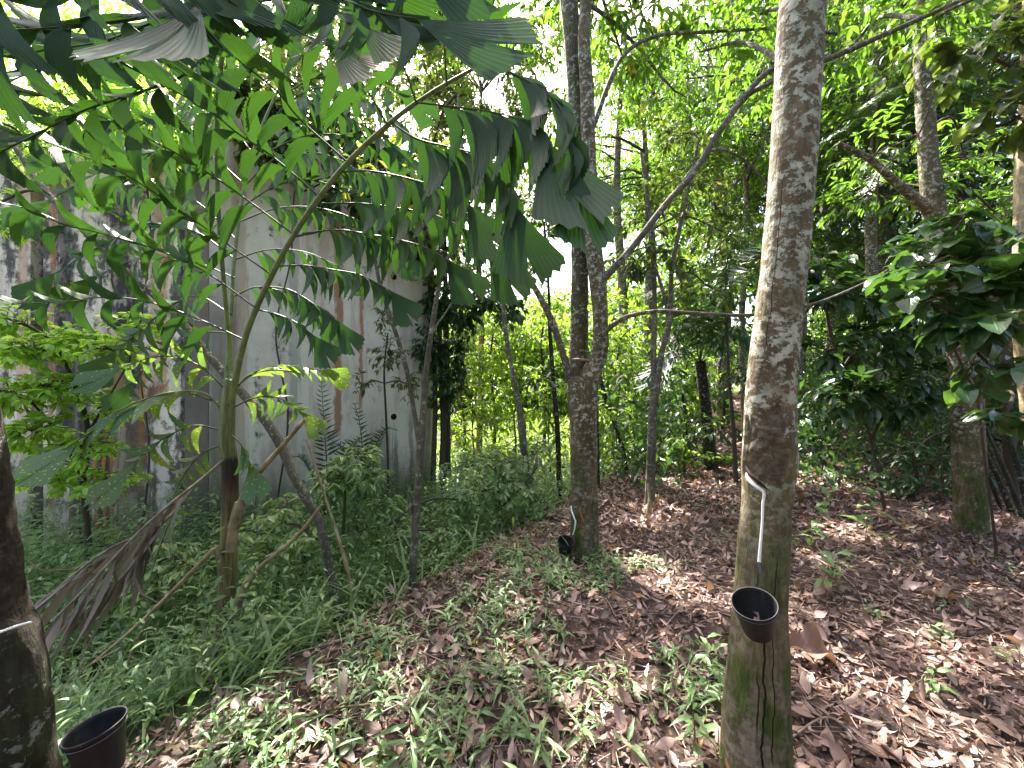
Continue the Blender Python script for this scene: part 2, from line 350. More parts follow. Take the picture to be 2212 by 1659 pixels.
# walls
def wall_mat(name, base, streaks, black=.5, pink=.3, algae=0.):
    t = NT(name); o = t.obj(); s = t.n('ShaderNodeSeparateXYZ', {0: o}).outputs
    n1 = t.noise(o, 1.3, 6, .65); nf = t.noise(o, 22., 6, .7)
    col = t.ramp(n1, [(.3, tuple(c*.78 for c in base)), (.5, base), (.72, tuple(min(1, c*1.15) for c in base))])
    v1 = t.noise(t.scale(o, (2.3, 2.3, .42)), 1., 8, .72)         # long runs of dirt
    v2 = t.noise(t.n('ShaderNodeVectorMath', {0: t.scale(o, (4.5, 4.5, .45)), 1: t.scale(t.n('ShaderNodeTexNoise', {'Vector': o, 'Scale': 2.2, 'Detail': 4.}).outputs['Color'], (1.6, 1.6, .6))}, operation='ADD').outputs[0], 1., 7, .72); br = t.noise(o, 5., 6, .75)
    col = t.mix(t.rng(v2, .50, .72, 0, .38), col, (base[0]*.50, base[1]*.50, base[2]*.48, 1))
    col = t.mix(t.mth('MULTIPLY', t.rng(v1, .50, .60), pink), col, (.42, .25, .20, 1))
    bm = t.mth('MULTIPLY', t.rng(t.mth('ADD', t.mth('MULTIPLY', v2, .6), t.mth('MULTIPLY', br, .5)), .66-.16*black, .76-.16*black), .92 if black > .3 else .4)
    col = t.mix(bm, col, t.ramp(nf, [(.3, (.020, .020, .022)), (.7, (.085, .080, .078))]))
    wig = t.mth('MULTIPLY', t.mth('SUBTRACT', t.noise(t.scale(o, (2, 2, 1.4)), 1., 7, .75), .5), .26)
    fine = t.noise(t.scale(o, (34, 34, 1.2)), 1., 5, .7)
    for (x0, w, z0, z1, c, amt) in streaks:
        d = t.mth('ABSOLUTE', t.mth('ADD', t.mth('SUBTRACT', s[0], x0), wig))
        d = t.mth('ADD', d, t.mth('MULTIPLY', t.mth('SUBTRACT', fine, .5), w*1.6))
        m = t.mth('MULTIPLY', t.rng(d, w*.45, w, amt, 0), t.mth('MULTIPLY', t.rng(t.mth('ADD', s[2], t.mth('MULTIPLY', br, .8)), z0+.3, z0+.6), t.rng(t.mth('ADD', s[2], t.mth('MULTIPLY', fine, .7)), z1, z1+.6, 1, 0)))
        col = t.mix(m, col, (*c, 1))
    if algae:
        am = t.mth('MULTIPLY', t.rng(t.mth('ADD', s[2], t.mth('MULTIPLY', v2, 1.6)), .7, 2.1, 1, 0), algae)
        col = t.mix(am, col, t.ramp(nf, [(.3, (.05, .055, .025)), (.7, (.13, .125, .06))]))
    col = t.mix(t.rng(nf, .58, .72, 0, .35), col, (.06, .06, .055, 1))
    return t.done(col, .9, .2, t.bump(t.mth('ADD', nf, t.mth('MULTIPLY', br, .6)), .35, .012))
OR = (.46, .15, .025); RU = (.36, .15, .07); BK = (.018, .018, .02)
M['wall_stained'] = wall_mat('stained_concrete', (.78, .67, .58), [
    (-5.34, .10, -1, 1.9, BK, .9), (-5.12, .16, -1, 1.3, BK, .9), (-5.21, .030, -1, 1.1, OR, .95), (-5.10, .028, -1, .95, OR, .95), (-5.00, .030, -1, 1.0, OR, .9), (-4.92, .018, -1, .8, OR, .8),
    (-4.62, .07, .6, 1.9, OR, .8), (-4.75, .12, .2, 3.2, BK, .7), (-5.6, .16, .3, 4.5, BK, .75), (-5.0, .2, 1.3, 2.2, (.30, .17, .08), .8), (-4.45, .10, 1.2, 4.6, RU, .5), (-4.9, .16, 2.2, 4.9, BK, .55), (-6.1, .1, .3, 4.8, (.5, .28, .2), .6), (-4.75, .34, -1, 1.5, (.10, .065, .04), .75), (-5.45, .12, -1, 2.6, BK, .8), (-4.35, .05, 1.5, 3.6, OR, .6), (-5.75, .05, 0, 4.5, RU, .7)], .95, .40, .5)
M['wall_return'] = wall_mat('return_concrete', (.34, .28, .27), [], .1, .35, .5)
M['wall_grey'] = wall_mat('grey_concrete', (.74, .66, .57), [
    (1.68, .085, 1.3, 5.4, RU, .85), (2.06, .04, 1.7, 3.9, RU, .8), (.35, .12, 1.0, 6, (.36, .20, .13), .5), (2.95, .05, -1, 1.7, BK, .5), (2.65, .05, -1, 1.4, (.06, .06, .045), .6), (3.25, .12, -1, 4, BK, .5), (1.05, .10, 1.8, 5.5, (.22, .22, .21), .5), (.15, .22, -1, 3.5, (.13, .10, .08), .6), (2.35, .30, -1, 1.5, (.16, .14, .08), .6)], .36, .45, 1.)

# ------------------------------------------------------------------ ground
def build_ground():
    xs = np.concatenate([np.linspace(-70, -8, 30, endpoint=False), np.linspace(-8, 8, 230), np.linspace(8, 70, 31)[1:]])
    ys = np.concatenate([np.linspace(-30, -.5, 12, endpoint=False), np.linspace(-.5, 14, 260), np.linspace(14, 90, 60)[1:]])
    X, Y = np.meshgrid(xs, ys); Z = ground(X, Y)
    s = edge_dist(X, Y)
    q = np.stack([X, Y, 0*X], -1)
    green = np.clip(sstep(-.2, .5, s+.25*wob(q, 1.5))*.85+sstep(8.5, 11, Y+.8*wob(q, .8))*(1-sstep(2.2, 4.2, X-(Y-8)*.35)), 0, 1)
    a = np.stack([X, Y, green], -1)
    ny, nx = X.shape; i = np.arange(ny-1)[:, None]*nx; j = np.arange(nx-1)[None]
    f = np.stack([i+j, i+j+1, i+nx+j+1, i+nx+j], -1).reshape(-1, 4)
    g = Geo(); g.add(np.stack([X, Y, Z], -1), f, a)
    t = NT('forest_floor'); at = t.attr(); o = t.obj()
    n1 = t.noise(o, 9., 8, .7); n2 = t.noise(o, 55., 6, .7); v = t.n('ShaderNodeTexVoronoi', {'Vector': t.n('ShaderNodeVectorMath', {0: o, 1: t.scale(t.n('ShaderNodeTexNoise', {'Vector': o, 'Scale': 18.}).outputs['Color'], (.05, .05, .05))}, operation='ADD').outputs[0], 'Scale': 26.})
    col = t.ramp(n1, [(.3, (.060, .037, .031)), (.5, (.125, .078, .066)), (.7, (.20, .13, .115))])
    cell = t.n('ShaderNodeSeparateColor', {0: v.outputs['Color']}).outputs[0]
    col = t.mix(.55, col, t.ramp(cell, [(0, (.045, .028, .022)), (.5, (.13, .082, .064)), (1, (.25, .175, .145))]))
    col = t.mix(t.rng(n2, .5, .62, .65, 0), col, (.03, .02, .016, 1))
    gc = t.ramp(n1, [(.3, (.030, .045, .015)), (.7, (.075, .115, .030))])
    col = t.mix(t.mth('MULTIPLY', at[2], .85), col, gc)
    m = t.done(col, .95, .15, t.bump(t.mth('ADD', n2, t.mth('ADD', n1, v.outputs['Distance'])), .8, .03))
    tag(g.build('ground', m), kind='structure')
build_ground()

# ------------------------------------------------------------------ fallen leaves as ground cover
def scatter(n, x0, x1, y0, y1):
    return rng.uniform(x0, x1, n), rng.uniform(y0, y1, n)
def litter():
    g = Geo()
    def put(n, x0, x1, y0, y1, tpl, s0, s1, thin=True):
        x, y = scatter(n, x0, x1, y0, y1)
        s = edge_dist(x, y); keep = s < .15+.3*rng.random(n)
        keep &= ~((y > 8.5) & (x < 1.5+(y-8)*.35))
        # bare patches of soil in the trodden middle
        q = np.stack([x, y, 0*x], -1); keep &= (wob(q, 1.6, k=11)+rng.uniform(-.7, .7, n)) > -.55
        x, y = x[keep], y[keep]; n = len(x)
        az = rng.uniform(0, 6.28, n); pit = rng.normal(.08, .22, n)
        dr = np.stack([np.cos(az)*np.cos(pit), np.sin(az)*np.cos(pit), np.sin(pit)], -1)
        nr = unit(np.stack([rng.normal(0, .38, n), rng.normal(0, .38, n), np.where(rng.random(n) < .5, 1., -1.)], -1))
        sz = rng.uniform(s0, s1, n)*rng.choice([.7, 1, 1, 1.25], n)
        z = ground(x, y)+rng.uniform(.002, .03, n)+np.maximum(0, -np.sin(pit))*sz
        inst(g, tpl, np.stack([x, y, z], -1), dr, nr, sz, np.clip(rng.beta(1.6, 2.3, n)*.95+(rng.random(n) < .04)*.5, 0, 1), rng.normal(0, 1.2, n), rng.uniform(.6, 1.3, n))
    put(11000, -1.9, 6.2, .6, 4.2, LEAF_MD, .04, .11); put(3600, -1.9, 6.2, .6, 5.5, LEAF_HI, .07, .14)
    put(4500, -1.9, 6.2, .6, 4.2, LANCE, .04, .10); put(11000, -1.9, 6.2, .6, 4.2, ROUND_LO, .02, .055)
    put(14000, -.8, 7.5, 4.2, 8.5, LEAF_LO, .06, .13)
    put(7000, .5, 12, 8.5, 17, LEAF_LO, .10, .19)
    for _ in range(2000):       # broken twigs between the leaves
        x, y = rng.uniform(-1.6, 4), rng.uniform(1, 6.5)
        if edge_dist(x, y) > .2: continue
        L = rng.uniform(.06, .34); az = rng.uniform(0, 6.28)
        xs = x+np.cos(az)*A([0, L*.5, L])+rng.normal(0, .012, 3); ys = y+np.sin(az)*A([0, L*.5, L])
        tube(g, np.stack([xs, ys, ground(xs, ys)+rng.uniform(.008, .035)], -1), A([.003, .0022, .0015])*rng.uniform(.5, 1.6), 4, 4, mask=rng.uniform(.2, .9))
    tag(g.build('leaf_litter', M['litter']), 'brown and pinkish fallen leaves and broken twigs covering the path', 'leaf litter', kind='stuff')
litter()

# ------------------------------------------------------------------ low herbs and weeds (uncountable cover)
def herb(gl, gt, x, y, h, nleaf, ll, tpl, lean=None, tint=(0, .9), up=.5, stemr=.002, wsc=1.):
    z = float(ground(x, y)); lean = rng.normal(0, .22, 2) if lean is None else lean
    base = A([x, y, z-.01]); top = base+A([lean[0]*h, lean[1]*h, h])
    mid = (base+top)/2+A([rng.normal(0, .03), rng.normal(0, .03), 0])*h*2
    if gt is not None: tube(gt, [base, mid, top], [stemr*1.4, stemr, stemr*.6], 4, 4, cap=False, mask=.5)
    t = np.linspace(.18, 1, nleaf)[:, None]
    pos = (1-t)**2*base+2*t*(1-t)*mid+t*t*top
    az = rng.uniform(0, 6.28)+np.arange(nleaf)*2.5+rng.normal(0, .4, nleaf)
    el = up*(.3+t[:, 0])+rng.normal(0, .25, nleaf)
    dr = np.stack([np.cos(az)*np.cos(el), np.sin(az)*np.cos(el), np.sin(el)], -1)
    nr = unit(np.stack([-np.cos(az)*np.sin(el), -np.sin(az)*np.sin(el), np.cos(el)], -1)+rng.normal(0, .2, (nleaf, 3)))
    inst(gl, tpl, pos, dr, nr, ll*rng.uniform(.6, 1.15, nleaf)*(1.1-.45*t[:, 0]), rng.uniform(tint[0], tint[1], nleaf), rng.uniform(.4, 1.3, nleaf), wsc)
def in_wall(x, y):
    s = (x+4.14)*.78+(y-5.45)*.626; n_ = -(x+4.14)*.626+(y-5.45)*.78
    return ((x < -4.1) & (y > 4.95)) | ((s > -.2) & (s < 3.5) & (n_ > -.06))
g_l, g_t = Geo(), Geo()
for _ in range(4600):
    y = 1.5+7.5*rng.random()**1.25; x = rng.uniform(-6.5, 1.7)
    s = edge_dist(x, y)
    if s < .22+.2*rng.random() or in_wall(A(x), A(y)): continue
    if abs(x) > 1.35*y: continue
    far = y > 4.5
    h = rng.uniform(.2, .5)*(1+.55*float(sstep(1., 2.6, s)))*(1.0+.5*(rng.random() < .2))*(.7+.3*sstep(0, .8, s))
    herb(g_l, g_t, x, y, h, int(rng.integers(9, 15)) if not far else 9, rng.uniform(.08, .15), LANCE if not far else LANCE_LO, wsc=rng.uniform(1, 1.7))
    if rng.random() < .22:      # fine grass between the herbs
        n = 7; az = rng.uniform(0, 6.28, n); el = rng.uniform(.7, 1.4, n)
        px = x+rng.normal(0, .09, n); py = y+rng.normal(0, .09, n)
        inst(g_l, BLADE, np.stack([px, py, ground(px, py)-.01], -1), np.stack([np.cos(az)*np.cos(el), np.sin(az)*np.cos(el), np.sin(el)], -1), np.stack([-np.cos(az)*np.sin(el), -np.sin(az)*np.sin(el), np.cos(el)], -1), rng.uniform(.25, .6, n), rng.uniform(.3, 1, n), rng.uniform(.5, 1.8, n))
for _ in range(850):           # taller broad-leaved weeds toward the wall
    y = rng.uniform(2.6, 8.0); x = rng.uniform(-5.8, .9)
    s = edge_dist(x, y)
    if s < .75 or in_wall(A(x), A(y)) or abs(x) > 1.3*y: continue
    if -2.6 < x < -1.5 and y < 2.75: continue
    herb(g_l, g_t, x, y, rng.uniform(.45, 1.0)*(.75+.35*rng.random()), int(rng.integers(14, 22)), rng.uniform(.09, .15), LEAF_MD, tint=(.3, 1), up=.3, wsc=rng.uniform(1., 1.5))
for k in range(len(g_t.v)): g_l.add(g_t.v[k], g_t.f4[k]-sum(len(q) for q in g_t.v[:k]) if False else (g_t.f4[k]-g_t.f4[k].min()), g_t.a[k])
tag(g_l.build('undergrowth', M['herb']), 'dense low green herbs and grass covering the slope below the path', 'undergrowth', kind='stuff')

g_w = Geo()
clumps = [(-.75, 2.15), (-.35, 1.95), (-.1, 2.25), (.25, 2.0), (.05, 1.75), (-.55, 1.75), (-.95, 1.9), (-1.1, 2.3), (-.2, 2.7), (.15, 2.55), (.30, 3.2), (.45, 3.3), (.62, 3.35), (.75, 3.45), (.1, 3.1), (-.15, 3.0), (.48, 2.1), (1.05, 2.05), (.95, 1.95), (-.85, 2.5), (-1.2, 1.75), (-.05, 3.6), (.2, 3.8), (1.1, 3.5)]
for cx_, cy_ in clumps:
    for _ in range(int(rng.integers(10, 20))):
        x, y = cx_+rng.normal(0, .17), cy_+rng.normal(0, .13)
        herb(g_w, g_w, x, y, rng.uniform(.05, .17), int(rng.integers(5, 9)), rng.uniform(.08, .17), LANCE, up=.35, wsc=rng.uniform(.7, 1.4), tint=(0, .8), stemr=.0015)
for _ in range(520):
    x, y = rng.uniform(-1.7, .9), rng.uniform(1.45, 4.4)
    if x > .2+.2*rng.random() and y < 3: continue
    if edge_dist(x, y) < .3: herb(g_w, g_w, x, y, rng.uniform(.04, .12), 5, rng.uniform(.05, .09), LANCE, up=.3, wsc=1.5, stemr=.0015)
for _ in range(60):
    x, y = rng.uniform(1.6, 5), rng.uniform(2.2, 7)
    herb(g_w, g_w, x, y, rng.uniform(.05, .16), 6, rng.uniform(.06, .11), LANCE, up=.3, wsc=2, stemr=.0015)
tag(g_w.build('path_weeds', M['herb']), 'scattered small green weeds growing through the leaf litter of the path', 'weeds', kind='stuff')

g_g = Geo()
n = 15000; x, y = scatter(n, -6, 12, 8.5, 24); k = (x < 2.2+(y-8)*.33) & ~in_wall(x, y) & (x > -2.2-(y-8)*.05); x, y = x[k], y[k]; n = len(x)
az = rng.uniform(0, 6.28, n); el = rng.uniform(.5, 1.4, n)
inst(g_g, leaf_tpl(3, .12, .2, .3, 1, 1.), np.stack([x, y, ground(x, y)-.02], -1), np.stack([np.cos(az)*np.cos(el), np.sin(az)*np.cos(el), np.sin(el)], -1), np.stack([-np.cos(az)*np.sin(el), -np.sin(az)*np.sin(el), np.cos(el)], -1), rng.uniform(.25, .6, n), rng.uniform(0, 1, n), rng.uniform(.3, 1.6, n))
tag(g_g.build('clearing_grass', M['grass']), 'sunlit tall grass in the clearing beyond the trees', 'grass', kind='stuff')

# ------------------------------------------------------------------ concrete building
def prism(geo, poly, z0, z1, nz=1):
    poly = A(poly, float); n = len(poly)
    v = np.concatenate([np.c_[poly, np.full(n, z0)], np.c_[poly, np.full(n, z1)]])
    geo.add(v, [[i, (i+1) % n, n+(i+1) % n, n+i] for i in range(n)], np.zeros((2*n, 3)))
    geo.add(v[n:], [[0, i, i+1] for i in range(1, n-1)], np.zeros((n, 3)))
bld = thing('concrete_building', 'tall weathered concrete building with rust and black stains behind the palm', 'building', (-4.14, 5.45, -.6))
g = Geo(); prism(g, [(-12, 5.0), (-6.02, 5.0), (-6.02, 6.2), (-12, 6.2)], -.7, 4.9); prism(g, [(-5.86, 5.0), (-4.14, 5.0), (-4.14, 5.06), (-5.86, 5.06)], -.7, 4.9)
prism(g, [(-6.018, 5.35), (-5.84, 5.35), (-5.84, 6.2), (-6.018, 6.2)], -.7, 4.88)
o = g.build('stained_wall', M['wall_stained'], None, (0, 0, 0), False); o.parent = bld; o.matrix_parent_inverse.identity(); o.location = (4.14, -5.45, .6)
# keep the wall's own coordinates in world metres for its stains
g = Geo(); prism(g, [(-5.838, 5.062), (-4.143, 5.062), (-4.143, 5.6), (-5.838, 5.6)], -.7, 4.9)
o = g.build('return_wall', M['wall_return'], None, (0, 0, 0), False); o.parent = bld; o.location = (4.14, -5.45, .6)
ang = math.atan2(2.15, 2.68)
g = Geo()
prism(g, [(0.01, 0), (3.30, 0), (3.42, .05), (3.48, .16), (3.48, 5.5), (0.01, 5.5)], -.1, 6.1)
o = g.build('grey_wall', M['wall_grey'], None, (0, 0, 0), False); o.parent = bld; o.rotation_euler = (0, 0, ang)
hole_m = NT('hole_dark').done((.02, .02, .02, 1), .9, .1)
for (x_, z_) in ((2.55, 2.75), (2.62, 1.62), (2.62, 4.1)):
    g = Geo(); th = np.linspace(0, 2*np.pi, 14, endpoint=False); r0, r1 = .03, .055
    v = np.concatenate([np.c_[x_+np.cos(th)*r1, np.full(14, -.002), z_+np.sin(th)*r1], np.c_[x_+np.cos(th)*r1*.8, np.full(14, -.02), z_+np.sin(th)*r1*.8], np.c_[x_+np.cos(th)*r0, np.full(14, -.004), z_+np.sin(th)*r0]])
    i = np.arange(14); k = (i+1) % 14
    g.add(v, np.concatenate([np.c_[i, k, 14+k, 14+i], np.c_[14+i, 14+k, 28+k, 28+i]]), np.zeros((42, 3))); g.add(v[28:], [[0, a1, a1+1] for a1 in range(1, 13)], np.zeros((14, 3)))
    o = g.build('drain_hole', hole_m, None, (0, 0, 0)); o.parent = bld; o.rotation_euler = (0, 0, ang)

# ------------------------------------------------------------------ foliage sprays
def spray(gl, gt, s, e, tpl, ll, n, tint, droop=.35, twig=.004, up=A([0, 0, 1.]), wsc=1., flat=.25):
    s = np.asarray(s, float); e = np.asarray(e, float); L = np.linalg.norm(e-s)
    mid = (s+e)/2+A([0, 0, .12*L])+rng.normal(0, .06*L, 3)
    if gt is not None: tube(gt, [s, mid, e], [twig, twig*.75, twig*.35], 4, 5, cap=False)
    t = 1-rng.random(n)**1.5*min(.85, 0.9/max(L, .3)); t[:2] = 1; t = t[:, None]
    pos = (1-t)**2*s+2*t*(1-t)*mid+t*t*e
    tg = unit(2*(1-t)*(mid-s)+2*t*(e-mid))
    side = unit(np.cross(tg, up)+1e-6)*np.where(np.arange(n) % 2, 1, -1)[:, None]
    dr = unit(tg*rng.uniform(.3, 1., (n, 1))+side*rng.uniform(.5, 1.1, (n, 1))+rng.normal(0, .25, (n, 3))+A([0, 0, -droop])*rng.uniform(.3, 1.5, (n, 1)))
    nr = unit(up+rng.normal(0, flat, (n, 3)))
    inst(gl, tpl, pos, dr, nr, ll*rng.uniform(.6, 1.2, n), np.clip(tint+rng.normal(0, .16, n), 0, 1), rng.uniform(.1, .9, n), wsc*rng.uniform(.8, 1.15, n))
def whorl(gl, gt, s, e, tpl, ll, n, tint, twig=.005):
    """rubber twig: long-stalked leaves of three drooping leaflets near the tip"""
    s = np.asarray(s, float); e = np.asarray(e, float); L = np.linalg.norm(e-s)
    mid = (s+e)/2+A([0, 0, .1*L])+rng.normal(0, .06*L, 3)
    tube(gt, [s, mid, e], [twig, twig*.75, twig*.4], 4, 5, cap=False)
    tg = unit(e-s)
    for i in range(n):
        t = 1-(i/n)**1.4*min(.7, .5/max(L, .3)); b = (1-t)**2*s+2*t*(1-t)*mid+t*t*e
        az = i*2.4+rng.normal(0, .3); el = rng.normal(.15, .35)
        d = unit(A([math.cos(az)*math.cos(el), math.sin(az)*math.cos(el), math.sin(el)])+.5*tg)
        p = b+d*ll*rng.uniform(.4, .9)
        tube(gt, [b, p], [.0018, .0012], 3, 2, cap=False)
        side = unit(np.cross(d, A([0, 0, 1.]))+1e-6); tt = np.clip(tint+rng.normal(0, .15), 0, 1)
        drs = unit(A([d*.6+A([0, 0, -.5]), d*.35+side*.8+A([0, 0, -.45]), d*.35-side*.8+A([0, 0, -.45])])+rng.normal(0, .15, (3, 3)))
        inst(gl, tpl, np.repeat(p[None], 3, 0), drs, A([0, 0, 1.])+rng.normal(0, .3, (3, 3)), ll*rng.uniform(.8, 1.2, 3), np.clip(tt+rng.normal(0, .05, 3), 0, 1), rng.uniform(.2, .9, 3))
def in_ell(c, r, n, fill=.5):
    d = unit(rng.normal(0, 1, (n, 3))); return A(c)+d*A(r)*(fill+(1-fill)*rng.random((n, 1)))**.6
DENS = 1.7
def crown(gl, gt, skel, clumps_, tpl, ll, per, tint, mode='spray', droop=.35, limb=.012, wsc=1., flat=.25):
    """clumps: (centre, radii, sprays). A limb runs from the skeleton to every clump and carries its sprays."""
    skel = np.asarray(skel, float)
    for (c, r, n) in clumps_:
        c = np.asarray(c, float); below = skel[skel[:, 2] < c[2]+.3]
        sk = below if len(below) else skel
        j = np.argmin(np.linalg.norm(sk-c, axis=1)); a0 = sk[j]; D = np.linalg.norm(c-a0)
        far = c+unit(c-a0)*A(r)*.5
        mids = a0*.5+c*.5+A([0, 0, .12*D])+rng.normal(0, .05*D, 3)
        if D > .25: tube(gt, [a0, mids, c, far], [limb*min(1.6, .6+D*.4), limb, limb*.7, limb*.3], 5, 10, cap=False)
        q = catmull(A([a0, mids, c, far]), 12)[5:]
        ends = in_ell(c, r, max(1, int(n*(DENS if mode == 'spray' else 1.15))))
        for e in ends:
            st = q[np.argmin(np.linalg.norm(q-e, axis=1)+rng.uniform(0, .35, len(q)))]
            (whorl if mode == 'whorl' else spray)(gl, gt, st, e, tpl, ll, per, tint+rng.normal(0, .1), **({} if mode == 'whorl' else dict(droop=droop, wsc=wsc, flat=flat)))
def path(pts):                                  # (u, v, depth, width px) -> world points, radii
    w = A([P(a[0], a[1], a[2]) for a in pts]); r = A([a[3]*.5/F*a[2] for a in pts]); return w, r
def clump(u, v, d, ru, rv, rd, n): return (P(u, v, d), (ru/F*d, rd, rv/F*d), n)

# ------------------------------------------------------------------ rubber trees
class Trunk:
    """lookup of a foreground stem so streaks and cups can lie on its bark"""
    def __init__(s, pts): s.p = A(pts, float)
    def at(s, u, v, lift=.002):
        o = np.argsort(s.p[:, 1]); q = s.p[o]
        uc, d, w = (np.interp(v, q[:, 1], q[:, k]) for k in (0, 2, 3)); r = w*.5/F*d
        dx = np.clip((u-uc)/F*d, -r*.97, r*.97); dep = d-math.sqrt(r*r-dx*dx)-lift
        return P(u, v, dep)
def panel_fn(uvbox, depth_in, soft=.02):
    (u0, v0, u1, v1) = uvbox
    def fn(v, d, TH, H, Mk, p, R):
        uu = CX+F*v[..., 0]/np.maximum(v[..., 1], .1); vv = CY-F*(v[..., 2]-EYE)/np.maximum(v[..., 1], .1)
        front = (d[..., 1] < .15)
        nz = wob(v, 9, k=5)*26+wob(v, 31, k=9)*12
        m = sstep(u0-8, u0+6, uu)*sstep(u1+14, u1-10, uu+nz*.6)*sstep(v0-30, v0+20, vv+nz*1.6)*sstep(v1+8, v1-8, vv-(uu-u0)*.45+nz*.15)*front
        rough = .25+1.2*wob(v, 24, k=5); m = m*np.clip(1.+.5*wob(v, 14, k=13), 0, 1)
        v = v-d*(m*(depth_in+.006*rough))[..., None]
        return v, np.maximum(Mk, m)
    return fn

def cup(label, rim_c, tilt, r=.075, h=.135, wire=None):
    """black tapping bucket; rim centre in world, tilted about x then y"""
    b = thing('latex_bucket', label, 'bucket', rim_c, 'black latex buckets hung on tapped rubber trees')
    g = Geo(); N = 40; th = np.linspace(0, 2*np.pi, N, endpoint=False)
    prof = [(0, -h), (r*.66, -h), (r*.70, -h+.006), (r*.95, -.012), (r*.97, -.010), (r*1.02, -.008), (r*1.04, 0), (r*1.02, .003), (r*.97, 0), (r*.94, -.012), (r*.66, -h+.006), (0, -h+.006)]
    v = A([[a*np.cos(t_), a*np.sin(t_), z_] for a, z_ in prof for t_ in th]); m = len(prof)
    i = np.arange(m-1)[:, None]*N; j = np.arange(N)[None]; k = (j+1) % N
    g.add(v, np.stack([i+j, i+k, i+N+k, i+N+j], -1).reshape(-1, 4), np.zeros((len(v), 3)))
    o = g.build('bucket_shell', M['plastic'], b)
    g = Geo(); n = 9; az = rng.uniform(0, 6.28, n); rr = rng.uniform(0, r*.45, n)
    inst(g, LEAF_MD, np.stack([rr*np.cos(az), rr*np.sin(az), np.full(n, -h+.025)+rng.uniform(0, .02, n)], -1), np.stack([np.cos(az*2), np.sin(az*2), rng.normal(0, .2, n)], -1), A([0, 0, 1.]), rng.uniform(.03, .06, n), rng.uniform(.3, .95, n), rng.normal(0, .8, n))
    g.build('leaf_debris', M['litter'], b)
    g = Geo(); a_ = np.linspace(.6, 2*np.pi+.6-.0001, 28)
    tube(g, np.stack([r*.985*np.cos(a_), r*.985*np.sin(a_), np.full(28, -.016)], -1), .0016, 6, 80); g.build('wire_loop', M['metal'], b)
    b.rotation_euler = tilt
    return b

# near right tree
NR = [(1790, -900, 1.62, 66), (1770, -420, 1.63, 74), (1750, -150, 1.64, 82), (1733, 0, 1.65, 86), (1722, 200, 1.65, 86), (1701, 500, 1.65, 87), (1684, 660, 1.65, 88), (1668, 800, 1.65, 92), (1664, 880, 1.65, 97), (1662, 950, 1.65, 101), (1661, 1000, 1.65, 103), (1655, 1090, 1.65, 93), (1648, 1200, 1.65, 98), (1641, 1300, 1.65, 102), (1638, 1400, 1.65, 112), (1635, 1500, 1.65, 124), (1631, 1659, 1.65, 140), (1628, 1760, 1.65, 168)]
NRT = Trunk(NR)
tr = thing('rubber_tree', 'pale lichen-spotted tapped rubber tree standing nearest on the path at right', 'tree', P(1630, 1664, 1.65), 'tapped rubber trees')
base_nr = A(tr.location)
g = Geo(); w, r = path(NR[::-1]); tube(g, w, r, 72, 420, .035, fn=panel_fn((1600, 895, 1700, 1024), .012), seed=2)
g.build('trunk', M['bark_near'], tr, base_nr)
g = Geo(); sp = [NRT.at(u, v, .003) for u, v in [(1613, 1022), (1616, 1034), (1626, 1046), (1640, 1056), (1650, 1066), (1648, 1090), (1647, 1120), (1645, 1150), (1642, 1185), (1640, 1214)]]
tube(g, sp, [.005, .0065, .007, .0062, .0068, .0062, .0062, .0062, .0066, .0070], 8, 60, .25)
g.build('latex_streak', M['latex'], tr, base_nr)
def spout(T, u, v, parent, base, s=1.):
    c = T.at(u, v, .001); g = Geo(); rows = []
    for k in range(6):
        t_ = k/5; y_ = -.012*s-.025*s*t_*.4; z_ = -.034*s*t_
        rows.append([c+A([x_*s, y_*(.6 if abs(x_) > .005 else 1)-(.002 if abs(x_) < .003 else -.002), z_]) for x_ in (-.009, -.005, 0, .005, .009)])
    v_ = A(rows).reshape(-1, 3); v_ = np.concatenate([v_, v_+A([0, .0015, -.0005])])
    f = [[i*5+j, i*5+j+1, i*5+j+6, i*5+j+5] for i in range(5) for j in range(4)]
    g.add(v_, f+[[a_+30 for a_ in q[::-1]] for q in f], np.zeros((60, 3))); g.build('spout', M['metal'], parent, base)
g = Geo(); tube(g, [NRT.at(u, v, -.003) for u, v in [(1611, 1008), (1620, 1024), (1634, 1038), (1648, 1050), (1658, 1058)]], [.003, .007, .008, .007, .003], 8, 30, .3); g.build('tapping_cut', NT('fresh_cut').done((.035, .018, .010, 1), .8, .2), tr, base_nr)
g = Geo()
for a_, b_, c_ in ((1655, 1060, .005), (1663, 1066, .004), (1672, 1076, .003)): tube(g, [NRT.at(a_, b_, -.001), NRT.at(a_+1, b_+14, -.002)], [c_, .0015], 6, 6, .3)
g.build('latex_drip', NT('old_latex').done((.16, .13, .10, 1), .6, .3), tr, base_nr)
spout(NRT, 1640, 1216, tr, base_nr)
g = Geo(); tube(g, [NRT.at(1638, 1240, .001), NRT.at(1636, 1262, .003), NRT.at(1634, 1280, .008)], .0022, 6, 8); g.build('hanging_wire', NT('wire').done((.03, .03, .03, 1), .5, .4, None, Metallic=.5), tr, base_nr)
gl, gt = Geo(), Geo()
crown(gl, gt, w[-6:], [((2.1, 3.4, 7.2), (1.5, 1.4, .8), 34), ((3.4, 5.2, 7.4), (1.4, 1.3, .8), 30), ((1.3, 5.0, 7.9), (1.3, 1.2, .7), 26)], LEAF_LO, .17, 5, .4, 'whorl', limb=.03)
gt.build('branches', M['bark_slim'], tr, base_nr); gl.build('crown', M['rubber'], tr, base_nr)
rimc = NRT.at(1629, 1304, .088)
cup('black plastic bucket wired to the near right trunk below a white latex streak', rimc, (math.radians(15), math.radians(-17), 0), .0735)

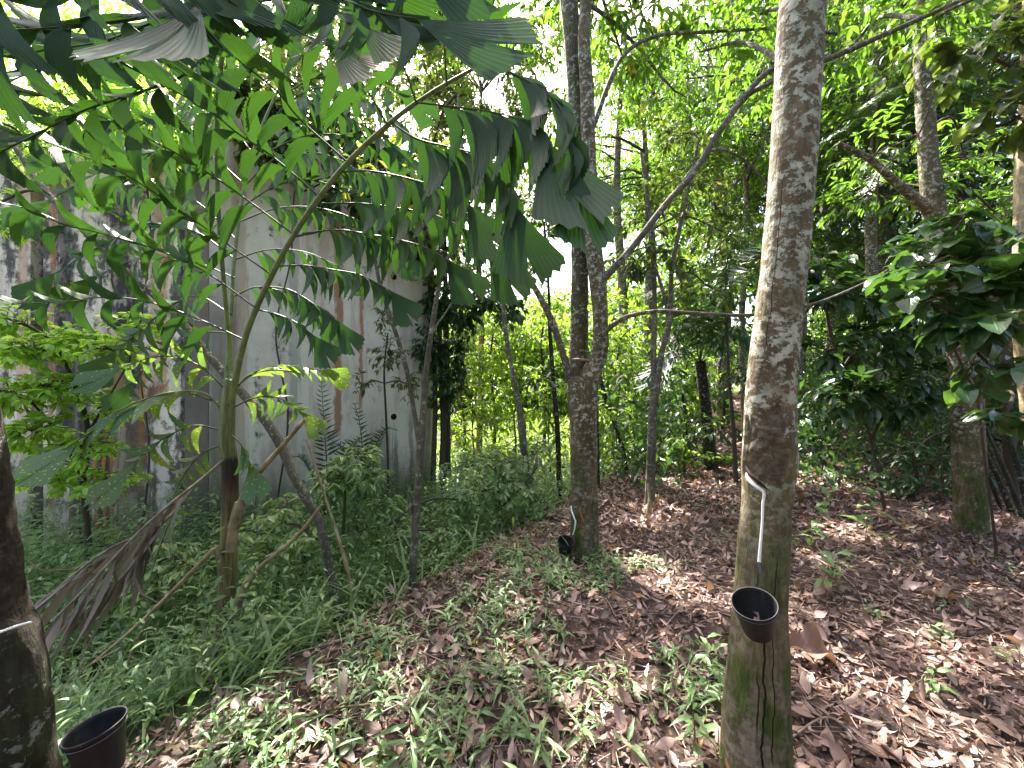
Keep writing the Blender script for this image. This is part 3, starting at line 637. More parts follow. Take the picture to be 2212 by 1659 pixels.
# middle tree
MD = 3.72
ms = [(1262, 1262, MD, 96), (1262, 1225, MD, 74), (1262, 1180, MD, 63), (1262, 1100, MD, 59), (1261, 1000, MD, 57), (1260, 920, MD, 60), (1258, 850, MD, 66), (1258, 815, MD, 62)]
MT = Trunk(ms)
mt = thing('rubber_tree', 'forked mossy rubber tree at the middle of the path with the small bucket', 'tree', (P(1262, 1214, MD)), 'tapped rubber trees')
bm = A(mt.location)
g = Geo(); w0, r0 = path(ms); tube(g, w0, r0, 48, 150, .05, fn=panel_fn((1247, 1085, 1262, 1135), .006), seed=4, cap=False)
left = [(1250, 862, MD, 44), (1248, 800, MD+.05, 38), (1250, 720, MD+.09, 36), (1252, 600, MD+.1, 36), (1254, 450, MD+.1, 43), (1250, 300, MD+.12, 41), (1240, 120, MD+.15, 38), (1226, -20, MD+.2, 37), (1205, -250, MD+.3, 34), (1180, -520, MD+.6, 30)]
right = [(1262, 880, MD, 48), (1275, 815, MD-.02, 44), (1295, 760, MD-.03, 37), (1297, 690, MD-.04, 32), (1290, 600, MD-.05, 37), (1278, 500, MD-.05, 35), (1272, 350, MD-.04, 32), (1268, 200, MD, 30), (1262, 60, MD, 26), (1280, -120, MD+.1, 24), (1320, -420, MD+.3, 20)]
g.build('trunk', M['bark'], mt, bm)
g = Geo(); w1, r1 = path(left); tube(g, w1, r1, 28, 150, .05, seed=6); g.build('stem', M['bark_moss'], mt, bm)
g = Geo(); w2, r2 = path(right); tube(g, w2, r2, 28, 150, .05, seed=8); g.build('stem', M['bark'], mt, bm)
def limb_part(parent, base, pts, mat, sides=8, m=60, seed=0, name='limb'):
    g = Geo(); w, r = path(pts); tube(g, w, r, sides, m, .06, seed=seed); g.build(name, M[mat], parent, base); return w
wl = limb_part(mt, bm, [(1232, 822, MD-.02, 18), (1216, 765, MD-.05, 15), (1192, 695, MD-.1, 14), (1165, 640, MD-.15, 13), (1130, 580, MD-.2, 12), (1108, 520, MD-.2, 11), (1085, 430, MD-.2, 8), (1070, 350, MD-.1, 6)], 'bark_slim', 10, seed=1)
wr = limb_part(mt, bm, [(a_, b_, c_, d_*.8) for a_, b_, c_, d_ in [(1296, 612, MD-.05, 24), (1312, 594, MD-.08, 22), (1360, 542, MD-.1, 19), (1440, 440, MD-.15, 18), (1500, 372, MD-.2, 17), (1560, 275, MD-.25, 16), (1640, 172, MD-.3, 15), (1700, 138, MD-.35, 14), (1780, 130, MD-.4, 14), (1900, 80, MD-.5, 13), (1990, 40, MD-.6, 11), (2080, 0, MD-.7, 9), (2170, -30, MD-.7, 7)]], 'bark_slim', 10, 110, seed=3)
wr2 = limb_part(mt, bm, [(1298, 722, MD-.06, 14), (1320, 706, MD-.1, 11), (1356, 684, MD-.1, 10), (1420, 673, MD-.1, 9), (1500, 677, MD-.1, 8), (1620, 681, MD-.15, 8), (1740, 662, MD-.2, 7), (1850, 620, MD-.3, 5), (1960, 560, MD-.4, 4)], 'bark_slim', 8, 80, seed=5)
limb_part(mt, bm, [(1560, 275, MD-.25, 10), (1600, 215, MD-.2, 10), (1645, 190, MD-.2, 9), (1720, 150, MD-.1, 8)], 'bark_slim', 8, 30, seed=7)
limb_part(mt, bm, [(1440, 440, MD-.15, 6), (1530, 330, MD-.0, 6), (1600, 340, MD+.1, 5), (1660, 400, MD+.1, 4)], 'bark_slim', 8, 30, seed=7)
limb_part(mt, bm, [(1272, 300, MD, 12), (1340, 130, MD+.3, 9), (1420, 78, MD+.5, 8), (1520, 70, MD+.6, 7), (1660, 62, MD+.6, 6)], 'bark_slim', 8, 40, seed=9)
g = Geo(); tube(g, [MT.at(u, v, .004) for u, v in [(1234, 1093), (1235, 1104), (1238, 1112), (1241, 1121), (1243, 1126), (1242, 1138), (1240, 1148), (1237, 1156)]], A([.006, .007, .008, .008, .008, .007, .006, .004]), 8, 40, .2); g.build('latex_streak', M['latex'], mt, bm)
spout(MT, 1238, 1158, mt, bm, 1.2)
t = NT('orange_scar'); n = t.noise(t.obj(), 40., 5)
g = Geo()
for k, (u0, v0, u1, v1, wd) in enumerate([(1251, 1098, 1262, 1132, .016), (1258, 1146, 1259, 1160, .012)]):
    tube(g, [MT.at(u0+(u1-u0)*q, v0+(v1-v0)*q, -.004*wd/.016*abs(q-.5)*2) for q in np.linspace(0, 1, 6)], wd*np.sin(np.linspace(.25, 2.9, 6))*.55+.002, 8, 18, .4)
g.build('bark_scar', t.done(t.ramp(n, [(.35, (.16, .055, .025)), (.6, (.40, .15, .06))]), .8, .25), mt, bm)
g = Geo(); tube(g, [MT.at(1232, 778, 0)+A([.02, -.02, 0])]*1+[P(1253, 777, MD-.09), P(1272, 779, MD-.06)], .012, 8, 10); g.build('bark_band', M['stalk'], mt, bm)
gl, gt = Geo(), Geo()
CL = [((-1.2, 7.2, 8.2), (1.1, 1.05, .6), 64), ((.9, 7.8, 8.6), (1.2, 1.05, .6), 70), ((2.9, 8.4, 7.9), (1.2, 1.1, .7), 64), ((1.2, 5.9, 7.2), (.8, .75, .45), 34), ((4.4, 9.8, 7.6), (1.2, 1.1, .7), 50), ((-.4, 10, 8.9), (1.1, 1., .6), 50), ((2.2, 10.8, 8.8), (1.2, 1.0, .6), 50),
      clump(1400, 60, 4.6, 110, 80, .5, 16), clump(1520, 110, 4.6, 120, 80, .5, 16), clump(1620, 40, 4.4, 90, 70, .4, 10), clump(1450, 190, 5.2, 110, 60, .5, 12), clump(1600, 230, 5.0, 70, 60, .4, 8), clump(1340, 110, 4.8, 60, 60, .4, 7), clump(1850, 90, 3.9, 90, 60, .4, 8), clump(2020, 40, 3.6, 80, 50, .3, 7)]
crown(gl, gt, np.concatenate([w1[-3:], w2[-4:], wr[4:]]), CL, LEAF_MD, .15, 5, .5, 'whorl', limb=.02)
gt.build('branches', M['bark_slim'], mt, bm); gl.build('crown', M['rubber'], mt, bm)
cup('small black bucket hanging low on the forked middle tree', MT.at(1238, 1168, .088)-A([.058, -.02, .01]), (math.radians(16), math.radians(4), 0), .075, .14)

# near left tree, cut by the frame
LD = 1.16
ls = [(a-46-(0 if b < 1400 else 0), b, c, d*.94) for a, b, c, d in [(70, 1990, LD, 250), (42, 1659, LD, 186), (22, 1500, LD, 184), (2, 1375, LD, 178), (-8, 1335, LD, 176), (-38, 1200, LD, 184), (-60, 1050, LD, 190), (-92, 930, LD, 188), (-112, 860, LD, 186), (-160, 600, LD, 178), (-230, 200, LD, 168), (-310, -200, LD, 150), (-420, -1200, LD, 130), (-480, -2600, LD+.3, 110)]]
LT = Trunk(ls)
lt = thing('rubber_tree', 'dark leaning rubber tree cut off by the left edge of the photo', 'tree', P(75, 2020, LD), 'tapped rubber trees')
bl = A(lt.location)
def lpanel(v, d, TH, H, Mk, p, R):
    vv = CY-F*(v[..., 2]-EYE)/np.maximum(v[..., 1], .1); uu = CX+F*v[..., 0]/np.maximum(v[..., 1], .1)
    m = sstep(1362, 1350, vv+(uu-0)*.28)*sstep(930, 1040, vv+40*wob(v, 5))
    return v-d*(m*(.006+.006*wob(v, 22, k=2))+.004*wob(v*A([1, 1, .25]), 30, k=9)*(1-m))[..., None], np.maximum(Mk, m)
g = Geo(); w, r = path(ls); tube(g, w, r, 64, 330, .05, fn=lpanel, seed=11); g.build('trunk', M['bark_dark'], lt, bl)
g = Geo(); tube(g, [LT.at(u, v, .004) for u, v in [(-110, 1394), (-80, 1390), (-46, 1380), (-20, 1372), (5, 1364), (30, 1355), (52, 1348), (68, 1344)]], [.006, .006, .006, .006, .0055, .005, .004, .003], 8, 40, .25); g.build('latex_streak', M['latex'], lt, bl)
gl, gt = Geo(), Geo()
crown(gl, gt, w[-3:], [((-3.2, -.6, 7.6), (1.3, 1.3, .7), 22), ((-2.0, .6, 8.4), (1.2, 1.2, .7), 20)], LEAF_LO, .17, 5, .4, 'whorl', limb=.03)
gt.build('branches', M['bark_slim'], lt, bl); gl.build('crown', M['rubber'], lt, bl)
cup('black bucket with twigs inside on the dark left tree', P(205, 1570, 1.16), (math.radians(2), math.radians(-9), 0), .067, .14)

# ------------------------------------------------------------------ fishtail palm
def uvd(l, d0, d1):
    n = len(l); return A([P(a, b, d0+(d1-d0)*(i/(n-1))) for i, (a, b) in enumerate(l)])
def axis_leaves(gl, gt, pts, size, spacing, hang=.55, thick=.006, skip=.12, tint=.4, term=1.15, both=True, spread=.4, tj=.15, plane=False):
    p, r = tube(gt, pts, np.linspace(thick, thick*.35, len(pts)), 6, 40, cap=True)
    seg = np.linalg.norm(np.diff(p, axis=0), axis=1); cum = np.concatenate([[0], np.cumsum(seg)]); L = cum[-1]
    q = np.arange(skip*L+spacing*.3, L-.02, spacing*.37 if both else spacing)
    for i, s in enumerate(q):
        j = min(np.searchsorted(cum, s), len(p)-1); b = p[j]; t_ = unit(p[min(j+1, len(p)-1)]-p[j-1])
        side = unit(np.cross(t_, A([0, 0, 1.])))*(1 if i % 2 else -1)
        dr = unit(t_*rng.uniform(.35, .75)+side*spread*rng.uniform(.6, 1.3)+A([0, 0, -hang])*rng.uniform(.85, 1.25)+rng.normal(0, .06, 3))
        if plane:
            pp = np.cross(A([0, -1., .15]), t_); pp = unit(pp*np.sign(pp[2]+1e-9))
            dr = unit((t_*rng.uniform(.7, 1.1)+pp*rng.uniform(.35, .7) if i % 2 else t_*rng.uniform(.15, .45)-pp*rng.uniform(.8, 1.1))+A([0, 0, -hang*.5])+rng.normal(0, .05, 3)+A([0, rng.normal(0, .1), 0]))
        wid = t_-dr*np.dot(t_, dr); nr = unit(np.cross(wid, dr)+rng.normal(0, .13, 3))
        k = int(rng.integers(0, len(FISH)))
        sz = size*rng.uniform(.72, 1.08)*(1-.3*s/L)*(.92 if plane else 1.)
        inst(gl, FISH[k], b[None], dr, nr, sz, np.clip(tint+rng.normal(0, tj), 0, 1), rng.uniform(.05, .4), rng.uniform(.85, 1.1))
    t_ = unit(p[-1]-p[-4]); dr = unit(t_+A([0, 0, -hang*.6])); nr = unit(np.cross(A([1., .1, .2])-dr*dr[0], dr))
    inst(gl, FISH_SYM[int(rng.integers(0, 2))], p[-1][None], dr, nr, size*term, tint, .4)
pb = A([-2.03, 2.82, float(ground(-2.03, 2.82))])
palm = thing('fishtail_palm', 'young fishtail palm with big dark drooping fronds in left foreground', 'palm', pb)
g = Geo()
stem = [(474, 1470, 2.82, 46), (480, 1430, 2.82, 40), (488, 1330, 2.82, 39), (494, 1200, 2.81, 40), (497, 1080, 2.8, 38), (496, 1000, 2.79, 36), (490, 950, 2.78, 35), (492, 880, 2.77, 32), (500, 820, 2.75, 24)]
stem = [(a, b, c, d*.84) for a, b, c, d in stem]
w, r = path(stem); tube(g, w, r, 28, 180, .05, seed=3); g.build('trunk', M['palm_stem'], palm, pb)
g = Geo()   # old leaf bases clasping the trunk
for pts in ([(505, 1330, 2.78, 24), (520, 1290, 2.77, 18), (556, 1232, 2.74, 11), (640, 1160, 2.68, 8), (696, 1090, 2.62, 5)], [(505, 1140, 2.77, 24), (520, 1090, 2.75, 18), (545, 1040, 2.73, 13), (600, 975, 2.68, 10), (660, 905, 2.62, 8)],
            [(480, 1235, 2.77, 16), (472, 1200, 2.74, 13), (462, 1186, 2.72, 10), (446, 1204, 2.69, 9), (330, 1320, 2.55, 8), (240, 1400, 2.4, 6), (120, 1500, 2.3, 4)], [(330, 1320, 2.55, 7), (290, 1400, 2.5, 7), (255, 1490, 2.45, 5)], [(500, 1190, 2.77, 22), (506, 1120, 2.76, 16), (512, 1085, 2.75, 9)]):
    w, r = path(pts); tube(g, w, r, 9, 40, .08)
g.build('dry_petiole', M['stalk'], palm, pb)
def frond(rach, rth, axes, name='frond', leaf='palm', mat='rachis'):
    """rach: world points; axes: (pts, size, spacing, hang, tint)"""
    g = Geo(); tube(g, rach, rth, 12, 90, .04); o = g.build(name, M[mat], palm, pb)
    gl, gt = Geo(), Geo()
    for ax in axes: axis_leaves(gl, gt, *ax[:3], **ax[3])
    gt.build('axis', M['axis'], o, pb); gl.build('leaflets', M[leaf], o, pb)
    for ch in o.children: ch.location = (0, 0, 0)
    return o
R1 = [(492, 960, 2.79), (503, 850, 2.75), (530, 730, 2.68), (575, 620, 2.6), (640, 500, 2.5), (735, 370, 2.4), (844, 265, 2.28), (934, 200, 2.2), (1044, 137, 2.1)]
rach = A([P(*a) for a in R1])
D = dict
axes = [
 (uvd([(752, 352), (650, 260), (605, 205), (560, 165), (500, 120), (430, 70), (380, 20)], 2.38, 1.75), 0.390, .19, D(plane=True, hang=.5, tint=.25)),
 (uvd([(690, 425), (590, 340), (515, 290), (470, 252), (415, 218), (350, 182), (300, 155), (230, 118), (115, 75)], 2.45, 1.6), 0.403, .19, D(plane=True, hang=.5, tint=.3)),
 (uvd([(632, 505), (510, 415), (420, 355), (350, 315), (280, 280), (200, 245), (120, 215), (-10, 185)], 2.5, 1.65), 0.390, .19, D(plane=True, hang=.5, tint=.35)),
 (uvd([(588, 595), (495, 530), (425, 480), (345, 425), (260, 372), (165, 332), (95, 305), (0, 278)], 2.58, 1.8), 0.364, .19, D(plane=True, hang=.5, tint=.45)),
 (uvd([(552, 665), (450, 592), (355, 546), (275, 520), (200, 500), (135, 485), (60, 452), (-10, 435)], 2.62, 1.9), 0.325, .17, D(plane=True, hang=.5, tint=.5)),
 (uvd([(528, 735), (430, 690), (330, 655), (240, 642), (150, 652), (60, 655)], 2.68, 2.15), 0.312, .17, D(plane=True, hang=.4, tint=.5)),
 (uvd([(838, 272), (790, 190), (740, 125), (690, 60), (640, 5), (590, -50)], 2.28, 1.7), 0.429, .19, D(plane=True, hang=.5, tint=.15)),
 (uvd([(900, 225), (870, 140), (835, 70), (800, 10), (760, -50)], 2.22, 1.75), 0.442, .19, D(plane=True, hang=.5, tint=.2)),
 (uvd([(965, 185), (960, 110), (955, 50), (960, -20)], 2.16, 1.9), 0.390, .2, D(hang=.35, tint=.3)),
 (uvd([(1044, 137), (1048, 90), (1055, 40), (1070, -10)], 2.1, 1.95), 0.338, .2, D(hang=.1, tint=.35)),
 (uvd([(1044, 137), (1120, 165), (1170, 195), (1205, 225), (1232, 290), (1246, 365)], 2.1, 1.85), 0.442, .15, D(hang=.9, tint=.2, term=1.1, spread=.3, thick=.008)),
 (uvd([(905, 222), (985, 232), (1060, 242), (1130, 262), (1175, 300)], 2.2, 1.95), 0.546, .15, D(hang=1.3, tint=.2, spread=.2)),
 (uvd([(844, 265), (900, 300), (970, 318), (1040, 340), (1090, 400), (1110, 440)], 2.28, 2.1), 0.468, .16, D(hang=1.3, tint=.25, spread=.2)),
 (uvd([(735, 372), (800, 370), (880, 385), (960, 410), (1010, 440)], 2.4, 2.25), 0.390, .15, D(hang=1.2, tint=.35, spread=.2)),
 (uvd([(696, 440), (780, 440), (860, 450), (940, 465), (1010, 500), (1060, 540)], 2.45, 2.3), 0.351, .15, D(hang=1.2, tint=.4, spread=.25)),
 (uvd([(654, 505), (730, 497), (800, 507), (870, 520), (916, 534), (965, 560)], 2.5, 2.4), 0.325, .13, D(hang=1.2, tint=.45, spread=.25)),
 (uvd([(602, 575), (660, 574), (720, 583), (780, 595), (843, 628)], 2.58, 2.45), 0.260, .11, D(hang=1.1, tint=.45, spread=.3)),
 (uvd([(576, 620), (620, 625), (660, 645), (724, 690)], 2.62, 2.55), 0.260, .12, D(hang=1., tint=.45, spread=.3)),
 (uvd([(552, 668), (600, 680), (640, 697), (676, 724)], 2.66, 2.6), 0.247, .12, D(hang=.8, tint=.4, spread=.3)),
]
frond(rach, [.017, .022, .0185, .017, .016, .015, .013, .011, .008], axes)
# overhead frond hanging into the top left corner, close to the viewer
over = uvd([(500, 800), (470, 420), (480, 120), (560, -120), (540, -320)], 2.8, 1.35)
axes = [(uvd([(560, -140), (440, -60), (330, -30), (220, -25), (60, -10), (-60, 10)], 1.4, 1.1), .40, .17, D(plane=True, hang=.5, tint=.2)), (uvd([(560, -160), (640, -90), (700, -60), (770, -50)], 1.5, 1.6), .40, .17, D(plane=True, hang=.7, tint=.2)),
        (uvd([(490, 60), (400, 160), (300, 200), (180, 240), (60, 300), (-40, 350)], 2.0, 1.5), .36, .18, D(plane=True, hang=.5, tint=.25)),
        (uvd([(560, -130), (460, -20), (380, 20), (300, 40), (235, 50), (120, 60), (-40, 70)], 1.5, 1.12), 0.429, .2, D(plane=True, hang=.45, tint=.3, thick=.007)),
        (uvd([(560, -150), (520, -60), (470, -20), (430, 10)], 1.45, 1.25), 0.442, .2, D(plane=True, hang=.6, tint=.25)),
        (uvd([(560, -120), (680, -60), (760, 5), (830, 30), (900, 40)], 1.5, 1.5), 0.442, .2, D(plane=True, hang=.6, tint=.2)),
        (uvd([(480, 120), (380, 90), (300, 100), (180, 130), (60, 160), (-40, 210)], 2.1, 1.5), 0.390, .2, D(plane=True, hang=.5, tint=.3)),
        (uvd([(485, 100), (560, 60), (640, 70), (720, 100)], 2.1, 1.9), 0.364, .2, D(plane=True, hang=.6, tint=.25))]
axes += [(uvd([(545, -200), (450, -130), (330, -90), (200, -80), (60, -90)], 1.4, 1.0), .40, .15, D(plane=True, hang=.7, tint=.2)), (uvd([(540, -220), (600, -160), (680, -140), (780, -130), (880, -100)], 1.5, 1.6), .40, .15, D(plane=True, hang=.7, tint=.2)),
         (uvd([(500, 20), (590, 0), (680, 10), (770, 40)], 1.9, 1.8), .36, .16, D(plane=True, hang=.6, tint=.2)), (uvd([(485, 60), (420, 30), (330, 50), (220, 90), (90, 110), (-30, 130)], 1.9, 1.4), .36, .17, D(plane=True, hang=.5, tint=.2))]
frond(over, [.014, .013, .012, .010, .008], axes)
# upright frond behind, lighter against the wall
rear = uvd([(488, 830), (498, 700), (506, 560), (525, 420), (560, 290), (620, 160), (700, 40)], 2.85, 3.1)
axes = [(uvd([(515, 480), (600, 450), (690, 450), (780, 480), (860, 540)], 3.0, 3.4), .27, .12, D(hang=1., tint=.7, spread=.3)), (uvd([(510, 560), (580, 540), (660, 545), (740, 580)], 2.95, 3.2), .25, .12, D(hang=1., tint=.75, spread=.3)), (uvd([(506, 640), (560, 620), (630, 640), (690, 690)], 2.9, 3.1), .22, .12, D(hang=.9, tint=.75, spread=.3)),
        (uvd([(600, 190), (700, 230), (800, 280), (900, 350), (960, 420)], 3.1, 3.5), .30, .13, D(hang=1.1, tint=.6, spread=.3)), (uvd([(502, 720), (430, 720), (350, 760), (280, 830)], 2.86, 3.0), .24, .12, D(plane=True, hang=.6, tint=.75)),
        (uvd([(560, 290), (640, 210), (720, 190), (820, 230), (900, 300)], 3.1, 3.3), .34, .15, D(hang=1., tint=.6, spread=.3)), (uvd([(530, 400), (600, 340), (680, 330), (760, 360), (830, 430)], 3.05, 3.3), .32, .15, D(hang=1., tint=.6, spread=.3)),
        (uvd([(560, 290), (480, 290), (380, 260), (270, 270), (160, 320)], 3.1, 3.2), .36, .15, D(plane=True, hang=.6, tint=.6)), (uvd([(530, 400), (440, 330), (330, 330), (220, 370), (110, 430)], 3.05, 3.1), .36, .15, D(plane=True, hang=.6, tint=.65)),
        (uvd([(508, 560), (420, 500), (320, 490), (220, 530), (120, 590)], 2.95, 3.1), .34, .15, D(plane=True, hang=.6, tint=.7)), (uvd([(620, 160), (540, 110), (440, 100), (330, 120)], 3.1, 3.1), .36, .16, D(plane=True, hang=.6, tint=.5)),
        (uvd([(520, 450), (600, 400), (680, 390), (760, 420)], 3, 3.2), 0.351, .16, D(plane=True, hang=.7, tint=.7)), (uvd([(540, 350), (640, 300), (720, 290), (800, 310)], 3.05, 3.3), 0.351, .16, D(plane=True, hang=.7, tint=.7)),
        (uvd([(512, 520), (430, 440), (340, 400), (250, 400)], 2.95, 3.3), 0.364, .16, D(plane=True, hang=.6, tint=.75)), (uvd([(506, 600), (400, 560), (300, 560), (200, 600)], 2.9, 3.2), 0.351, .16, D(plane=True, hang=.6, tint=.75)),
        (uvd([(545, 330), (470, 240), (390, 190), (300, 190)], 3.0, 3.2), 0.364, .16, D(plane=True, hang=.6, tint=.65)), (uvd([(590, 220), (680, 170), (780, 170), (860, 200)], 3.1, 3.4), 0.364, .17, D(plane=True, hang=.7, tint=.6)),
        (uvd([(500, 680), (420, 640), (330, 690), (250, 760)], 2.88, 3.1), 0.312, .16, D(plane=True, hang=.5, tint=.7))]
frond(rear, [.014, .013, .012, .012, .010, .008, .006], axes)
# low yellowing frond at left with holed leaflets, and a small one at right
low = uvd([(490, 900), (440, 850), (360, 850), (270, 880), (190, 930)], 2.78, 2.5)
axes = [(uvd([(470, 870), (400, 850), (320, 870), (240, 905), (170, 950)], 2.75, 2.45), 0.312, .13, D(hang=.35, tint=.75, tj=.2)), (uvd([(480, 930), (420, 920), (350, 950), (290, 1000)], 2.77, 2.55), 0.286, .13, D(plane=True, hang=.5, tint=.8, tj=.2)),
        (uvd([(482, 960), (430, 985), (390, 1040), (370, 1090)], 2.77, 2.7), 0.221, .11, D(plane=True, hang=.7, tint=.8, tj=.2)), (uvd([(495, 850), (430, 790), (350, 770), (270, 790)], 2.75, 2.6), 0.273, .14, D(plane=True, hang=.5, tint=.6))]
frond(low, [.009, .008, .006, .005, .004], axes, leaf='palm_old')
side = uvd([(500, 850), (540, 810), (600, 800), (660, 810)], 2.76, 2.9)
axes = [(uvd([(505, 840), (560, 800), (620, 790), (690, 800)], 2.76, 2.9), 0.221, .09, D(hang=.3, tint=.7)), (uvd([(505, 880), (550, 860), (600, 860), (650, 890)], 2.77, 2.85), 0.221, .09, D(plane=True, hang=.5, tint=.75)), (uvd([(500, 940), (520, 960), (540, 1000)], 2.74, 2.7), 0.260, .1, D(hang=1., tint=.6))]
frond(side, [.008, .007, .006, .005], axes, leaf='palm_old')
# dead frond sagging left
g = Geo(); gd = Geo()
for l, d0, d1, n in (([(488, 990), (430, 1040), (360, 1095), (280, 1170), (200, 1255), (110, 1345)], 2.76, 2.0, 26), ([(400, 1062), (330, 1150), (270, 1240), (150, 1330)], 2.66, 2.1, 22), ([(430, 1040), (350, 1130), (230, 1190), (100, 1290)], 2.7, 2.1, 18)):
    p, r = tube(g, uvd(l, d0, d1), np.linspace(.011, .004, len(l)), 8, 50, .08)
    for s in range(n):
        j = int(12+s*37/n); t_ = unit(p[min(j+2, 49)]-p[j-2])
        dr = unit(t_*rng.uniform(.6, 1.3)+A([0, 0, -1])*rng.uniform(.2, 1.1)+rng.normal(0, .2, 3))
        inst(gd, STRAP, p[j][None], dr, unit(rng.normal(0, 1, 3)), rng.uniform(.24, .5), rng.uniform(.3, .8), rng.normal(.3, .8), rng.uniform(.9, 2.2))
o = g.build('dead_frond', M['stick'], palm, pb); oc = gd.build('dry_leaflets', M['dead_grey'], o, pb)
# ------------------------------------------------------------------ further trees, saplings and shrubs
def tree(name, label, cat, stems, clumps_, leaf, tpl, ll, per, tint, bmat='bark_slim', mode='spray', droop=.35, group=None, limb=.012, wsc=1., flat=.25, sides=10, base=None):
    ps = [path(s) for s in stems]
    b = ps[0][0][0].copy() if base is None else A(base, float)
    b[2] = float(ground(b[0], b[1]))
    t_ = thing(name, label, cat, b, group)
    g = Geo()
    for i, (w, r) in enumerate(ps):
        if i == 0: w = np.concatenate([(w[0]-A([0, 0, max(.05, w[0][2]-b[2]+.05)]))[None], w]); r = np.concatenate([[r[0]*1.25], r])
        tube(g, w, r, sides, max(20, len(w)*14), .07, seed=int(rng.integers(0, 40)))
    g.build('trunk', M[bmat], t_, b)
    if clumps_:
        gl, gt = Geo(), Geo()
        sk = np.concatenate([catmull(w, 14)[4:] for w, r in ps])
        crown(gl, gt, sk, clumps_, tpl, ll, per, tint, mode, droop, limb, wsc, flat)
        gt.build('branches', M['twig'], t_, b); gl.build('crown', M[leaf], t_, b)
    return t_
K = clump
BG = 'rubber trees along the path behind'
# right-hand rubber tree with its knee-high bark and limb
tree('rubber_tree', 'grey trunk with one dark side at right, half hidden by big shiny leaves', 'tree',
     [[(2098, 1158, 4.3, 62), (2096, 1100, 4.3, 54), (2090, 950, 4.3, 52), (2086, 800, 4.3, 52), (2064, 680, 4.3, 46), (2040, 580, 4.3, 42), (2022, 480, 4.3, 40), (2005, 330, 4.3, 34), (1995, 150, 4.35, 30), (1990, -100, 4.4, 26), (2000, -400, 4.6, 20)], [(2016, 462, 4.3, 26), (1990, 440, 4.28, 20), (1930, 390, 4.25, 16), (1880, 345, 4.2, 13), (1810, 310, 4.2, 9)], [(2118, 1158, 4.26, 30), (2114, 1000, 4.26, 26), (2106, 850, 4.26, 20), (2096, 780, 4.28, 8)]],
     [K(1900, 330, 5.0, 90, 90, .6, 18), K(2000, 420, 4.6, 90, 70, .5, 16), K(1850, 430, 5.2, 80, 60, .5, 12), K(2080, 330, 4.9, 90, 80, .6, 16), K(2150, 460, 4.6, 80, 80, .5, 14), ((4.4, 6.2, 7), (1.5, 1.4, .9), 22), ((6, 6.5, 6.2), (1.5, 1.4, 1), 22)],
     'rubber', LEAF_MD, .13, 11, .5, 'bark', group=BG)
tree('rubber_tree', 'yellowish trunk running up the right edge of the photo', 'tree', [[(2290, 1290, 3., 60), (2270, 1150, 3., 48), (2240, 900, 3., 46), (2222, 750, 3., 44), (2218, 600, 3., 42), (2220, 430, 3., 42), (2232, 230, 3., 42), (2240, 0, 3., 40), (2250, -300, 3.1, 36)]],
     [((4.6, 4.2, 5.6), (1., 1., .6), 12), K(2150, 130, 3., 90, 90, .4, 9), K(2190, 250, 2.9, 60, 60, .3, 6)], 'olive', ROUND, .17, 8, .4, 'bark_pale', group=BG)
for (u, v, d, w_, lean, lab) in [(1722, 968, 11.5, 20, 4, 'dark straight trunk just right of the near pale tree, far along the path'), (1806, 940, 13.5, 18, -6, 'pale trunk at the head of the path where the litter slope ends'), (1884, 1046, 7.6, 24, 5, 'slim brown trunk with a mossy foot beside the path'), (1906, 1012, 8.8, 22, -3, 'pale-barked trunk directly behind the slim mossy-footed one'),
                                (1846, 905, 17, 14, 6, 'thin far trunk in the gap of dark leaves'), (1610, 985, 10, 14, -8, 'slim grey trunk in the thicket left of the near pale tree'), (1790, 890, 19, 12, 3, 'farthest pale trunk above the path'), (2010, 985, 8.2, 22, 14, 'brown trunk left of the grey dark-sided trunk'), (2160, 1020, 6.2, 30, 40, 'trunk leaning right behind the dark stakes'), (1668, 940, 14, 14, 2, 'far trunk hidden mostly by the near pale tree')]:
    bz = ground(A((u-CX)/F*d), A(d)); vb = CY+(EYE-float(bz))/d*F
    tree('rubber_tree', lab, 'tree', [[(u, vb, d, w_*1.25), (u+lean*.2, vb-60, d, w_), (u+lean, vb-250, d, w_*.92), (u-lean*.5, vb-500, d, w_*.85), (u+lean*2, vb-800, d, w_*.7), (u, vb-1200, d, w_*.5)]],
         [(P(u+rng.normal(0, 20), CY, d)+A([rng.normal(0, .6), rng.normal(0, .6), rng.uniform(4.4, 6.6)]), (1.5, 1.4, .9), 12) for _ in range(4)], 'rubber', LEAF_LO, .19, 12, .35, 'bark', group=BG, limb=.025)
# slim trees in the middle and left
tree('slim_tree', 'twin-stemmed slim tree with purplish bark right of the forked rubber tree', 'tree',
     [[(1404, 1072, 5.3, 22), (1408, 960, 5.3, 19), (1412, 870, 5.3, 19), (1428, 770, 5.3, 14), (1447, 690, 5.3, 12), (1452, 580, 5.3, 10), (1480, 440, 5.3, 8), (1510, 300, 5.4, 6)], [(1410, 880, 5.3, 13), (1412, 760, 5.32, 12), (1414, 640, 5.35, 10), (1405, 480, 5.4, 8), (1385, 330, 5.5, 6)], [(1446, 690, 5.3, 7), (1420, 590, 5.2, 6), (1390, 520, 5.2, 4)]],
     [K(1400, 470, 5.6, 80, 70, .6, 14), K(1490, 400, 5.6, 90, 70, .6, 16), K(1560, 500, 5.6, 90, 60, .6, 14), K(1440, 570, 5.3, 80, 50, .5, 12), K(1350, 560, 5.6, 60, 50, .5, 9), K(1530, 620, 5.5, 80, 50, .5, 10), K(1460, 300, 5.8, 100, 60, .6, 14)], 'olive', LEAF_MD, .15, 11, .4, 'bark_slim')
